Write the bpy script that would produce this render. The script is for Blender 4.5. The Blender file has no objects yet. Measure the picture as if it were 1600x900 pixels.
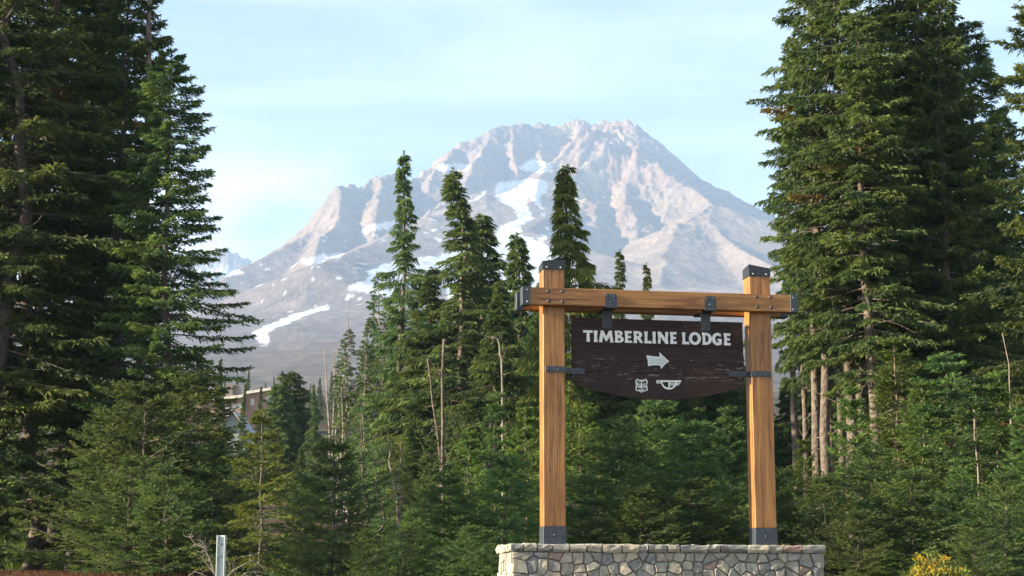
import bpy, math, random
import numpy as np
from mathutils import Vector, Matrix
S = bpy.context.scene
COL = S.collection
R = math.radians
rng = np.random.default_rng(11)
random.seed(5)

# ------------------------------------------------------------------ camera, light, sky
FPX, PITCH, EYE = 2696.18, 0.178938, 1.6
cd = bpy.data.cameras.new('camera'); cam = bpy.data.objects.new('camera', cd); COL.objects.link(cam)
cam.location = (0, 0, EYE); cam.rotation_euler = (math.pi/2 + PITCH, 0, 0)
cd.sensor_width = 36; cd.lens = FPX/1600*36; cd.clip_start = 0.1; cd.clip_end = 40000
S.camera = cam

SUN_EL = R(17)
SUN_DIR = Vector((-math.cos(R(13))*math.cos(SUN_EL), -math.sin(R(13))*math.cos(SUN_EL), math.sin(SUN_EL)))  # towards the sun
sd = bpy.data.lights.new('sun', 'SUN'); sun = bpy.data.objects.new('sun', sd); COL.objects.link(sun)
sd.energy = 5.0; sd.angle = R(0.6); sd.color = (1.0, 0.85, 0.62)
sun.rotation_euler = SUN_DIR.to_track_quat('Z', 'Y').to_euler()

CLX = 4.9
W = bpy.data.worlds.new('World'); S.world = W; W.use_nodes = True
wn = W.node_tree; wn.nodes.clear()
def N(t, typ, **kw):
    n = t.nodes.new(typ)
    for k, v in kw.items():
        if k in n.inputs.keys() if hasattr(n.inputs, 'keys') else False: n.inputs[k].default_value = v
        else: setattr(n, k, v)
    return n
out = N(wn, 'ShaderNodeOutputWorld'); bg = N(wn, 'ShaderNodeBackground')
sky = N(wn, 'ShaderNodeTexSky'); sky.sky_type = 'NISHITA'; sky.sun_disc = False
sky.sun_elevation = SUN_EL; sky.sun_rotation = math.atan2(SUN_DIR.x, SUN_DIR.y)
sky.altitude = 1800; sky.air_density = 1.0; sky.dust_density = 1.0; sky.ozone_density = 0.3
tc = N(wn, 'ShaderNodeTexCoord'); mp = N(wn, 'ShaderNodeMapping')
mp.inputs['Scale'].default_value = (3.4, 3.4, 8.0); mp.inputs['Location'].default_value = (CLX, 0.2, 0.35)
nz = N(wn, 'ShaderNodeTexNoise'); nz.inputs['Scale'].default_value = 1.0; nz.inputs['Detail'].default_value = 7; nz.inputs['Roughness'].default_value = 0.5
cr = N(wn, 'ShaderNodeValToRGB'); cr.color_ramp.elements[0].position = 0.44; cr.color_ramp.elements[1].position = 0.56
sx = N(wn, 'ShaderNodeSeparateXYZ'); lo = N(wn, 'ShaderNodeMapRange'); lo.inputs['From Min'].default_value = 0.27; lo.inputs['From Max'].default_value = 0.215
mx = N(wn, 'ShaderNodeMixRGB'); mx.inputs['Color2'].default_value = (7.0, 6.9, 6.8, 1)
ml = N(wn, 'ShaderNodeMath', operation='MULTIPLY'); m2 = N(wn, 'ShaderNodeMath', operation='MULTIPLY'); m2.inputs[1].default_value = 0.85
veil = N(wn, 'ShaderNodeMapRange'); veil.inputs['From Min'].default_value = 0.36; veil.inputs['From Max'].default_value = 0.66; veil.inputs['To Min'].default_value = 0.02; veil.inputs['To Max'].default_value = 0.30
wm = N(wn, 'ShaderNodeMapping'); wm.inputs['Scale'].default_value = (2.0, 2.0, 11.0); wm.inputs['Location'].default_value = (3.1, 0.0, 1.3); wm.inputs['Rotation'].default_value = (0, R(9), 0)
wz = N(wn, 'ShaderNodeTexNoise'); wz.inputs['Scale'].default_value = 1.6; wz.inputs['Detail'].default_value = 8; wz.inputs['Roughness'].default_value = 0.6; wz.inputs['Distortion'].default_value = 0.6
wn.links.new(tc.outputs['Generated'], wm.inputs['Vector']); wn.links.new(wm.outputs['Vector'], wz.inputs['Vector']); mxx = N(wn, 'ShaderNodeMath', operation='MAXIMUM')
L = wn.links.new
L(tc.outputs['Generated'], mp.inputs['Vector']); L(mp.outputs['Vector'], nz.inputs['Vector'])
L(nz.outputs['Fac'], cr.inputs['Fac']); L(tc.outputs['Generated'], sx.inputs[0]); L(sx.outputs['Z'], lo.inputs['Value'])
L(cr.outputs['Color'], ml.inputs[0]); L(lo.outputs[0], ml.inputs[1]); L(ml.outputs[0], m2.inputs[0]); L(wz.outputs['Fac'], veil.inputs['Value'])
L(m2.outputs[0], mxx.inputs[0]); L(veil.outputs[0], mxx.inputs[1]); L(mxx.outputs[0], mx.inputs['Fac'])
L(sky.outputs['Color'], mx.inputs['Color1']); L(mx.outputs['Color'], bg.inputs['Color'])
bg.inputs['Strength'].default_value = 0.097
L(bg.outputs['Background'], out.inputs['Surface'])

S.view_settings.view_transform = 'Standard'; S.view_settings.look = 'None'
S.view_settings.gamma = 1; S.view_settings.use_curve_mapping = False
S.view_settings.exposure = 1.62
S.render.engine = 'CYCLES'
cy = S.cycles
cy.max_bounces = 5; cy.diffuse_bounces = 3; cy.glossy_bounces = 2; cy.transmission_bounces = 3; cy.volume_bounces = 1
cy.transparent_max_bounces = 4; cy.use_denoising = True; cy.caustics_reflective = False; cy.caustics_refractive = False
cy.sample_clamp_indirect = 6

HAZE_DENSITY = 1.3e-4

# ------------------------------------------------------------------ helpers
_c, _s = math.cos(PITCH), math.sin(PITCH)
def ray(u, v):
    x = (u-800)/FPX; y = (450-v)/FPX
    return np.array((x, _c-_s*y, _s+_c*y))
def at(u, v, Y):
    d = ray(u, v); return d*(Y/d[1]) + np.array((0, 0, EYE))

def tag(o, label=None, cat=None, group=None, kind=None):
    if label: o['label'] = label
    if cat: o['category'] = cat
    if group: o['group'] = group
    if kind: o['kind'] = kind
    return o
def empty(name, loc=(0, 0, 0), rz=0.0):
    o = bpy.data.objects.new(name, None); COL.objects.link(o); o.location = loc; o.rotation_euler = (0, 0, rz)
    o.empty_display_size = 0.2
    return o
def link(name, me, mat=None, parent=None):
    o = bpy.data.objects.new(name, me); COL.objects.link(o)
    if mat is not None and not me.materials: me.materials.append(mat)
    if parent is not None: o.parent = parent
    return o
def np_mesh(name, verts, faces, smooth=False, colors=None, k=4):
    """verts (n,3); faces (m,k) index array"""
    me = bpy.data.meshes.new(name); verts = np.ascontiguousarray(verts, np.float32); faces = np.ascontiguousarray(faces, np.int32)
    me.vertices.add(len(verts)); me.vertices.foreach_set('co', verts.ravel())
    m = len(faces); me.loops.add(m*k); me.loops.foreach_set('vertex_index', faces.ravel())
    me.polygons.add(m); me.polygons.foreach_set('loop_start', np.arange(0, m*k, k, dtype=np.int32))
    me.polygons.foreach_set('use_smooth', np.full(m, smooth, bool))
    if colors is not None:
        a = me.attributes.new('tint', 'FLOAT_COLOR', 'POINT')
        c4 = np.ones((len(verts), 4), np.float32); c4[:, :3] = colors; a.data.foreach_set('color', c4.ravel())
    me.update(calc_edges=True); return me
class MB:
    """collects boxes, prisms, tubes into one mesh"""
    def __init__(s): s.v = []; s.f = []
    def add(s, vs, fs):
        o = len(s.v); s.v += [tuple(p) for p in vs]; s.f += [tuple(i+o for i in f) for f in fs]; return s
    def box(s, x0, x1, y0, y1, z0, z1, b=0.0):
        if b <= 0:
            vs = [(x, y, z) for z in (z0, z1) for x, y in ((x0, y0), (x1, y0), (x1, y1), (x0, y1))]
            return s.add(vs, [(3, 2, 1, 0), (4, 5, 6, 7), (0, 1, 5, 4), (1, 2, 6, 5), (2, 3, 7, 6), (3, 0, 4, 7)])
        import bmesh
        bm = bmesh.new(); bmesh.ops.create_cube(bm, size=1)
        for v in bm.verts: v.co = Vector(((x0+x1)/2+v.co.x*(x1-x0), (y0+y1)/2+v.co.y*(y1-y0), (z0+z1)/2+v.co.z*(z1-z0)))
        bmesh.ops.bevel(bm, geom=bm.edges[:], offset=b, segments=1, affect='EDGES')
        bm.verts.index_update()
        s.add([v.co for v in bm.verts], [[v.index for v in f.verts] for f in bm.faces]); bm.free(); return s
    def tube(s, pts, rad, n=6, cap=True):
        pts = [Vector(p) for p in pts]; rings = []
        for i, p in enumerate(pts):
            d = (pts[min(i+1, len(pts)-1)]-pts[max(i-1, 0)]); d = d.normalized() if d.length > 1e-9 else Vector((0, 0, 1))
            a = d.cross(Vector((0.3, 1, 0.2))).normalized(); b = d.cross(a)
            r = rad[i] if hasattr(rad, '__len__') else rad
            rings.append([p+(a*math.cos(2*math.pi*k/n)+b*math.sin(2*math.pi*k/n))*r for k in range(n)])
        vs = [q for r_ in rings for q in r_]; fs = []
        for i in range(len(pts)-1):
            for k in range(n):
                fs.append((i*n+k, i*n+(k+1) % n, (i+1)*n+(k+1) % n, (i+1)*n+k))
        if cap: fs.append(tuple(range(n-1, -1, -1))); fs.append(tuple((len(pts)-1)*n+k for k in range(n)))
        return s.add(vs, fs)
    def prism(s, poly, d0, d1):
        """poly in (s,h); extruded along d"""
        n = len(poly); vs = [(p[0], d0, p[1]) for p in poly]+[(p[0], d1, p[1]) for p in poly]
        fs = [tuple(range(n)), tuple(range(2*n-1, n-1, -1))]+[((k+1) % n, k, k+n, (k+1) % n+n) for k in range(n)]
        return s.add(vs, fs)
    def bolt(s, x, y, z, r=0.02, t=0.012):
        """round headed bolt facing -y"""
        n = 8; vs = []
        for rr, yy in ((r, 0), (r, -t*.5), (r*.6, -t)):
            vs += [(x+rr*math.cos(2*math.pi*k/n), y+yy, z+rr*math.sin(2*math.pi*k/n)) for k in range(n)]
        fs = [(i*n+k, i*n+(k+1) % n, (i+1)*n+(k+1) % n, (i+1)*n+k) for i in range(2) for k in range(n)]
        fs.append(tuple(2*n+k for k in range(n)))
        return s.add(vs, fs)
    def build(s, name, mat, parent=None, smooth=False):
        me = bpy.data.meshes.new(name); me.from_pydata(s.v, [], s.f); me.update()
        import bmesh
        bm = bmesh.new(); bm.from_mesh(me); bmesh.ops.recalc_face_normals(bm, faces=bm.faces[:]); bm.to_mesh(me); bm.free()
        if smooth: me.polygons.foreach_set('use_smooth', [True]*len(me.polygons))
        return link(name, me, mat, parent)

# ------------------------------------------------------------------ materials
def mat(name):
    m = bpy.data.materials.new(name); m.use_nodes = True; t = m.node_tree
    return m, t, t.nodes['Principled BSDF'], t.links.new
def ramp(t, stops):
    n = t.nodes.new('ShaderNodeValToRGB'); e = n.color_ramp.elements
    while len(e) < len(stops): e.new(0.5)
    for i, (p, c) in enumerate(stops): e[i].position = p; e[i].color = (*c, 1) if len(c) == 3 else c
    return n
def noise(t, scale, detail=4, rough=0.55, vec=None, dist=0.0):
    n = t.nodes.new('ShaderNodeTexNoise'); n.inputs['Scale'].default_value = scale; n.inputs['Detail'].default_value = detail
    n.inputs['Roughness'].default_value = rough; n.inputs['Distortion'].default_value = dist
    if vec is not None: t.links.new(vec, n.inputs['Vector'])
    return n
def coord(t, kind='Object', scale=(1, 1, 1), loc=(0, 0, 0)):
    a = t.nodes.new('ShaderNodeTexCoord'); m = t.nodes.new('ShaderNodeMapping'); m.inputs['Scale'].default_value = scale
    m.inputs['Location'].default_value = loc
    t.links.new(a.outputs[kind], m.inputs['Vector']); return m.outputs['Vector']
def bump(t, src, strength, dist=0.01, normal=None):
    b = t.nodes.new('ShaderNodeBump'); b.inputs['Strength'].default_value = strength; b.inputs['Distance'].default_value = dist
    t.links.new(src, b.inputs['Height'])
    if normal is not None: t.links.new(normal, b.inputs['Normal'])
    return b.outputs['Normal']
def mixc(t, typ, fac, a, b):
    n = t.nodes.new('ShaderNodeMixRGB'); n.blend_type = typ
    for s_, v in (('Fac', fac), ('Color1', a), ('Color2', b)):
        if hasattr(v, 'is_output') or isinstance(v, bpy.types.NodeSocket): t.links.new(v, n.inputs[s_])
        elif s_ == 'Fac': n.inputs[s_].default_value = v
        else: n.inputs[s_].default_value = (*v, 1)
    return n.outputs['Color']
def math_(t, op, a, b=0.0, c=None):
    n = t.nodes.new('ShaderNodeMath'); n.operation = op
    for i, v in enumerate((a, b, c)):
        if v is None: continue
        if isinstance(v, bpy.types.NodeSocket): t.links.new(v, n.inputs[i])
        else: n.inputs[i].default_value = v
    return n.outputs[0]

def wood_material(name, axis):
    m, t, b, l = mat(name)
    sc = [14, 14, 14]; sc[axis] = 0.9
    oi = t.nodes.new('ShaderNodeObjectInfo')
    tcn = t.nodes.new('ShaderNodeTexCoord'); va = t.nodes.new('ShaderNodeVectorMath'); va.operation = 'ADD'
    cmb = t.nodes.new('ShaderNodeCombineXYZ'); rr = math_(t, 'MULTIPLY', oi.outputs['Random'], 37.0)
    for k in range(3): l(rr, cmb.inputs[k])
    l(tcn.outputs['Object'], va.inputs[0]); l(cmb.outputs[0], va.inputs[1])
    mpn = t.nodes.new('ShaderNodeMapping'); mpn.inputs['Scale'].default_value = sc; l(va.outputs[0], mpn.inputs['Vector'])
    g = noise(t, 1.6, 6, 0.6, mpn.outputs['Vector'], 0.6)
    base = ramp(t, [(0.25, (0.10, 0.035, 0.009)), (0.45, (0.275, 0.120, 0.029)), (0.68, (0.42, 0.210, 0.060))])
    l(g.outputs['Fac'], base.inputs['Fac'])
    # broad tone change
    mp2 = t.nodes.new('ShaderNodeMapping'); s2 = [2.2]*3; s2[axis] = 0.5; mp2.inputs['Scale'].default_value = s2; l(va.outputs[0], mp2.inputs['Vector'])
    g2 = noise(t, 1.3, 3, 0.5, mp2.outputs['Vector'])
    r2 = ramp(t, [(0.3, (0.82, 0.78, 0.74)), (0.7, (1.12, 1.08, 1.02))]); l(g2.outputs['Fac'], r2.inputs['Fac'])
    c = mixc(t, 'MULTIPLY', 1.0, base.outputs['Color'], r2.outputs['Color'])
    # long drying cracks
    mp3 = t.nodes.new('ShaderNodeMapping'); s3 = [9.0]*3; s3[axis] = 0.32; mp3.inputs['Scale'].default_value = s3; l(va.outputs[0], mp3.inputs['Vector'])
    g3 = noise(t, 1.0, 2, 0.5, mp3.outputs['Vector'], 0.3)
    ck = math_(t, 'ABSOLUTE', math_(t, 'SUBTRACT', g3.outputs['Fac'], 0.5))
    crk = ramp(t, [(0.0, (1, 1, 1)), (0.028, (0, 0, 0))]); l(ck, crk.inputs['Fac'])
    gm = noise(t, 1.7, 1, 0.5, va.outputs[0]); gmr = ramp(t, [(0.50, (0, 0, 0)), (0.56, (1, 1, 1))]); l(gm.outputs['Fac'], gmr.inputs['Fac'])
    cf = math_(t, 'MULTIPLY', crk.outputs['Color'], gmr.outputs['Color'])
    c = mixc(t, 'MIX', math_(t, 'MULTIPLY', cf, 0.8), c, (0.05, 0.018, 0.008))
    # knots
    vo = t.nodes.new('ShaderNodeTexVoronoi'); vo.inputs['Scale'].default_value = 1.0
    mp4 = t.nodes.new('ShaderNodeMapping'); s4 = [2.8]*3; s4[axis] = 1.5; mp4.inputs['Scale'].default_value = s4; l(va.outputs[0], mp4.inputs['Vector'])
    l(mp4.outputs['Vector'], vo.inputs['Vector'])
    kr = ramp(t, [(0.07, (1, 1, 1)), (0.15, (0.5, 0.5, 0.5)), (0.30, (0, 0, 0))]); l(vo.outputs['Distance'], kr.inputs['Fac'])
    c = mixc(t, 'MIX', math_(t, 'MULTIPLY', kr.outputs['Color'], 0.75), c, (0.13, 0.035, 0.012))
    l(c, b.inputs['Base Color']); b.inputs['Roughness'].default_value = 0.48
    hh = math_(t, 'SUBTRACT', g.outputs['Fac'], math_(t, 'MULTIPLY', cf, 0.7))
    l(bump(t, hh, 0.6, 0.008), b.inputs['Normal'])
    return m
M = {}
M['wood_v'] = wood_material('post_wood', 2)
M['wood_h'] = wood_material('beam_wood', 0)

def simple(name, c0, c1, scale, rough=0.6, metallic=0.0, bs=0.2, bd=0.004, spec=0.5):
    m, t, b, l = mat(name); v = coord(t); n = noise(t, scale, 5, 0.6, v)
    r = ramp(t, [(0.35, c0), (0.65, c1)]); l(n.outputs['Fac'], r.inputs['Fac']); l(r.outputs['Color'], b.inputs['Base Color'])
    b.inputs['Roughness'].default_value = rough; b.inputs['Metallic'].default_value = metallic
    b.inputs['Specular IOR Level'].default_value = spec
    if bs: l(bump(t, n.outputs['Fac'], bs, bd), b.inputs['Normal'])
    return m
M['iron'] = simple('painted_iron', (0.032, 0.040, 0.052), (0.056, 0.067, 0.082), 18, 0.5, 0.25, 0.15, 0.002)
M['cap_and_shaded_iron'] = simple('black_and_shaded_iron', (0.018, 0.021, 0.026), (0.035, 0.04, 0.048), 18, 0.5, 0.2, 0.15, 0.002)  # black on the post caps; on hanger straps the dark is painted beam shade
M['bolt'] = simple('bolt_steel', (0.035, 0.04, 0.05), (0.09, 0.10, 0.11), 60, 0.35, 0.6, 0)
M['screw'] = simple('screw_steel', (0.45, 0.45, 0.45), (0.6, 0.6, 0.6), 60, 0.3, 0.8, 0)
M['mortar'] = simple('mortar', (0.15, 0.14, 0.115), (0.27, 0.25, 0.21), 30, 0.95, 0, 0.6, 0.01)

def board_material():
    m, t, b, l = mat('weathered_brown_paint')
    v = coord(t, 'Object', (3.0, 3.0, 40.0)); n = noise(t, 1.5, 5, 0.6, v, 0.3)
    r = ramp(t, [(0.3, (0.018, 0.0095, 0.0075)), (0.55, (0.034, 0.0195, 0.0160)), (0.75, (0.052, 0.031, 0.026))]); l(n.outputs['Fac'], r.inputs['Fac'])
    # flaked paint showing bare grey wood, mostly on the middle plank
    v2 = coord(t, 'Object', (7.0, 7.0, 40.0)); n2 = noise(t, 1.0, 6, 0.68, v2, 0.8)
    fl = ramp(t, [(0.575, (0, 0, 0)), (0.60, (1, 1, 1))]); l(n2.outputs['Fac'], fl.inputs['Fac'])
    sep = t.nodes.new('ShaderNodeSeparateXYZ'); tcx = t.nodes.new('ShaderNodeTexCoord'); l(tcx.outputs['Object'], sep.inputs[0])
    z = sep.outputs['Z']
    z0, z1 = BOARD_FLAKES
    band = ramp(t, [(0.0, (0.0, 0, 0)), (0.20, (0.25,)*3), (0.30, (1, 1, 1)), (0.46, (0.9,)*3), (0.56, (0.0,)*3), (1.0, (0.05,)*3)])
    zz = math_(t, 'DIVIDE', math_(t, 'SUBTRACT', z, z0), (z1-z0)); l(zz, band.inputs['Fac'])
    n3 = noise(t, 2.2, 2, 0.5, coord(t, 'Object', (1, 1, 2.2), (3.3, 0, 0))); pr = ramp(t, [(0.42, (0.1,)*3), (0.6, (1, 1, 1))]); l(n3.outputs['Fac'], pr.inputs['Fac'])
    f = math_(t, 'MULTIPLY', math_(t, 'MULTIPLY', fl.outputs['Color'], band.outputs['Color']), pr.outputs['Color'])
    v5 = coord(t, 'Object', (14, 14, 26)); n5 = noise(t, 1.0, 4, 0.6, v5); f5 = ramp(t, [(0.695, (0, 0, 0)), (0.72, (0.8,)*3)]); l(n5.outputs['Fac'], f5.inputs['Fac'])
    f = math_(t, 'MAXIMUM', f, f5.outputs['Color'])
    c = mixc(t, 'MIX', f, r.outputs['Color'], (0.25, 0.205, 0.185))
    l(c, b.inputs['Base Color']); b.inputs['Roughness'].default_value = 0.72; b.inputs['Specular IOR Level'].default_value = 0.25
    l(bump(t, math_(t, 'SUBTRACT', n.outputs['Fac'], math_(t, 'MULTIPLY', f, 0.5)), 0.5, 0.004), b.inputs['Normal'])
    return m
M['letter'] = simple('chalky_white_paint', (0.68, 0.69, 0.66), (0.85, 0.85, 0.83), 22, 0.6, 0, 0.1, 0.002)
M['arrow'] = simple('greenish_white_paint', (0.46, 0.52, 0.48), (0.60, 0.66, 0.61), 16, 0.6, 0, 0.1, 0.002)

def stone_material():
    m, t, b, l = mat('fieldstone')
    oi = t.nodes.new('ShaderNodeObjectInfo')
    base = ramp(t, [(0.0, (0.22, 0.215, 0.185)), (0.16, (0.30, 0.28, 0.225)), (0.30, (0.19, 0.19, 0.18)), (0.44, (0.33, 0.30, 0.235)), (0.58, (0.25, 0.24, 0.215)),
                    (0.72, (0.28, 0.195, 0.16)), (0.76, (0.24, 0.235, 0.21)), (0.86, (0.27, 0.25, 0.20)), (0.93, (0.36, 0.33, 0.25)), (1.0, (0.21, 0.19, 0.19))])
    base.color_ramp.interpolation = 'CONSTANT'
    l(oi.outputs['Random'], base.inputs['Fac'])
    va = t.nodes.new('ShaderNodeVectorMath'); va.operation = 'ADD'; tcn = t.nodes.new('ShaderNodeTexCoord'); cmb = t.nodes.new('ShaderNodeCombineXYZ')
    rr = math_(t, 'MULTIPLY', oi.outputs['Random'], 91.0)
    for k in range(3): l(rr, cmb.inputs[k])
    l(tcn.outputs['Object'], va.inputs[0]); l(cmb.outputs[0], va.inputs[1])
    n = noise(t, 9, 8, 0.68, va.outputs[0], 0.6); r = ramp(t, [(0.30, (0.72, 0.72, 0.73)), (0.5, (1.20, 1.19, 1.17)), (0.72, (1.65, 1.59, 1.46))]); l(n.outputs['Fac'], r.inputs['Fac'])
    n2 = noise(t, 4, 3, 0.5, va.outputs[0]); r2 = ramp(t, [(0.52, (0, 0, 0)), (0.66, (1, 1, 1))]); l(n2.outputs['Fac'], r2.inputs['Fac'])
    c = mixc(t, 'MULTIPLY', 1.0, base.outputs['Color'], r.outputs['Color'])
    c = mixc(t, 'MIX', math_(t, 'MULTIPLY', r2.outputs['Color'], 0.3), c, (0.33, 0.26, 0.15))
    l(c, b.inputs['Base Color']); b.inputs['Roughness'].default_value = 0.85
    l(bump(t, n.outputs['Fac'], 0.8, 0.018), b.inputs['Normal'])
    return m
M['stone'] = stone_material()

def foliage_material(name, dark, light, yellow=0.0):
    m = bpy.data.materials.new(name); m.use_nodes = True; t = m.node_tree; t.nodes.clear(); l = t.links.new
    o = t.nodes.new('ShaderNodeOutputMaterial'); d = t.nodes.new('ShaderNodeBsdfPrincipled'); tr = t.nodes.new('ShaderNodeBsdfTranslucent'); mixs = t.nodes.new('ShaderNodeMixShader')
    at_ = t.nodes.new('ShaderNodeAttribute'); at_.attribute_name = 'tint'
    sp = t.nodes.new('ShaderNodeSeparateColor'); l(at_.outputs['Color'], sp.inputs[0])
    oi = t.nodes.new('ShaderNodeObjectInfo')
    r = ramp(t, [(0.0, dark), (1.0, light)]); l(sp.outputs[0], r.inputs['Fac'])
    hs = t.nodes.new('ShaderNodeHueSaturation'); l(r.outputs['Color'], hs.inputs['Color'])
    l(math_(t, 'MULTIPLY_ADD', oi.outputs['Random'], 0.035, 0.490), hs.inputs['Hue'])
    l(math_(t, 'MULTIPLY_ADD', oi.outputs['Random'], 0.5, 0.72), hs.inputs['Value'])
    c = mixc(t, 'MIX', sp.outputs[1], hs.outputs['Color'], (0.17, 0.105, 0.028))   # dying, browned needles
    l(c, d.inputs['Base Color']); d.inputs['Roughness'].default_value = 0.55; d.inputs['Specular IOR Level'].default_value = 0.12
    l(c, tr.inputs['Color']); mixs.inputs[0].default_value = 0.40
    l(d.outputs[0], mixs.inputs[1]); l(tr.outputs[0], mixs.inputs[2]); l(mixs.outputs[0], o.inputs['Surface'])
    return m
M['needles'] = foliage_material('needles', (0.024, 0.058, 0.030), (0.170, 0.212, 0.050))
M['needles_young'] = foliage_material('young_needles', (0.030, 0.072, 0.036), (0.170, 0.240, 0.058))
M['needles_lit'] = foliage_material('lit_needles', (0.028, 0.060, 0.018), (0.19, 0.25, 0.05))  # needle copy with sunlight put into the colour, for firs in the sun
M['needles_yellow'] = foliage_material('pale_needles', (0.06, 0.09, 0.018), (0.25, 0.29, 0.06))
M['bark_dark'] = simple('dark_bark', (0.045, 0.036, 0.030), (0.11, 0.09, 0.075), 9, 0.95, 0, 0.9, 0.05)
M['bark'] = simple('grey_brown_bark', (0.07, 0.055, 0.045), (0.19, 0.15, 0.12), 9, 0.95, 0, 0.9, 0.05)
M['bark_pale'] = simple('pale_brown_bark', (0.11, 0.085, 0.065), (0.27, 0.215, 0.17), 9, 0.95, 0, 0.9, 0.05)
M['deadwood'] = simple('bleached_deadwood', (0.15, 0.125, 0.10), (0.34, 0.29, 0.24), 11, 0.9, 0, 0.5, 0.02)

# ------------------------------------------------------------------ numpy noise
_perm = np.random.default_rng(3).random((256, 256)).astype(np.float32)
def vnoise(x, y):
    xi = np.floor(x).astype(np.int64); yi = np.floor(y).astype(np.int64); fx = x-xi; fy = y-yi
    fx = fx*fx*fx*(fx*(fx*6-15)+10); fy = fy*fy*fy*(fy*(fy*6-15)+10)
    a = _perm[xi & 255, yi & 255]; b = _perm[(xi+1) & 255, yi & 255]; c = _perm[xi & 255, (yi+1) & 255]; d = _perm[(xi+1) & 255, (yi+1) & 255]
    return (a*(1-fx)+b*fx)*(1-fy)+(c*(1-fx)+d*fx)*fy
def fbm(x, y, o=5, g=0.5, lac=2.03):
    r = 0; a = 1.0; s = 0
    for i in range(o):
        r = r+a*vnoise(x+17.3*i, y-9.1*i); s += a; a *= g; x = x*lac*0.8+y*lac*0.6; y = y*lac*0.8-x*0.0-(x*0.75-y*lac*0.6)*0.0
    return r/s
def ridged(x, y, o=5, g=0.55):
    r = 0; a = 1.0; s = 0
    for i in range(o):
        n = 1-np.abs(2*vnoise(x+31.7*i, y+11.9*i)-1); r = r+a*n*n; s += a; a *= g; x, y = (x*0.8+y*0.6)*2.05, (y*0.8-x*0.6)*2.05
    return r/s
def sstep(a, b, x): t = np.clip((x-a)/(b-a), 0, 1); return t*t*(3-2*t)

# ------------------------------------------------------------------ terrain
NEAR_Y = [-60, 0, 8, 16, 20, 24, 30, 45, 75, 120, 200, 260, 400, 700, 1100, 1500, 2500, 3500]
NEAR_Z = [-.3, 0, .15, .8, 1.2, 1.45, 1.75, 2.5, 4.2, 8.5, 19, 27, 45, 84, 134, 187, 385, 633]
def near_z(x, y):
    z = np.interp(y, NEAR_Y, NEAR_Z)
    z = z+0.35*(fbm(x*0.06+40, y*0.06, 3)-0.5)*sstep(14, 40, y)*1.5
    return z
RS = [0, 250, 500, 800, 1100, 1500, 1900, 2900, 3900, 4700, 6500, 9000]
ZS = [1330, 1180, 1040, 920, 815, 715, 620, 385, 187, 75, -50, -150]
PEAK = at(950, 188, 5400)
RIDGES = [  # pixel (u, v, depth in m), drop per metre
    ([(690, 252, 5150), (715, 217, 5200), (760, 204, 5250), (800, 195, 5300), (842, 188, 5400), (880, 189, 5450), (915, 187, 5450), (938, 184, 5450), (972, 186, 5400)], 0.95),
    ([(972, 186, 5400), (1002, 200, 5350), (1040, 232, 5300), (1070, 262, 5250), (1110, 284, 5200), (1160, 312, 5150), (1205, 334, 5100), (1300, 385, 5000), (1500, 470, 4900)], 0.40),
    # crest that parts light from shade, down the right of the face
    ([(972, 186, 5400), (990, 215, 5260), (1003, 238, 5130), (1040, 268, 4980), (1085, 296, 4820), (1108, 316, 4680), (1112, 350, 4480), (1150, 385, 4250), (1215, 420, 4050)], 0.80),
    ([(1108, 316, 4680), (1060, 345, 4450), (1040, 400, 4150), (1030, 450, 3850)], 0.40),
    # yellow buttress in the middle
    ([(938, 184, 5450), (925, 232, 5220), (912, 280, 5000), (930, 325, 4800), (950, 372, 4560), (985, 425, 4200), (1010, 455, 3950)], 0.75),
    ([(912, 280, 5000), (892, 320, 4800), (905, 365, 4580)], 0.8),
    ([(880, 197, 5450), (876, 240, 5230), (858, 275, 5030)], 1.0),
    ([(1003, 238, 5130), (975, 285, 4930), (990, 330, 4720), (1000, 380, 4480)], 0.7),
    # left crater wall and its rock ridge
    ([(760, 204, 5250), (752, 235, 5080), (738, 258, 4930), (722, 288, 4760), (700, 312, 4600), (660, 342, 4400)], 0.95),
    ([(715, 217, 5200), (700, 245, 5080), (672, 272, 4900)], 0.95),
    ([(842, 191, 5400), (836, 226, 5240), (850, 256, 5080)], 1.1),
    ([(800, 195, 5300), (796, 230, 5150), (806, 258, 5010)], 1.1),
    # crag on the left shoulder
    ([(640, 272, 4950), (615, 264, 4900), (590, 268, 4850), (562, 286, 4800), (540, 290, 4750), (520, 318, 4700), (500, 340, 4650), (490, 362, 4600)], 1.2),
    ([(540, 290, 4750), (534, 320, 4600), (522, 345, 4450), (500, 372, 4300)], 1.0),
    ([(600, 267, 4870), (600, 300, 4680), (590, 330, 4500)], 1.0),
    ([(690, 252, 5150), (655, 268, 5000), (640, 272, 4950)], 0.9),
    # long lower crests
    ([(490, 362, 4600), (440, 386, 4450), (400, 406, 4350), (340, 440, 4200), (240, 500, 4000)], 0.45),
    ([(755, 296, 4600), (700, 325, 4380), (640, 352, 4200), (570, 385, 3950), (490, 414, 3600)], 0.36),
    ([(850, 262, 5010), (838, 284, 4850), (832, 315, 4650), (826, 350, 4420), (800, 395, 4150), (760, 430, 3900)], 0.42),
    ([(100, 440, 7200), (200, 420, 7200), (318, 398, 7200), (362, 393, 7200), (398, 409, 7200), (440, 440, 7200)], 0.5),
]
SNOWC = at(822, 335, 4600)
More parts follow.
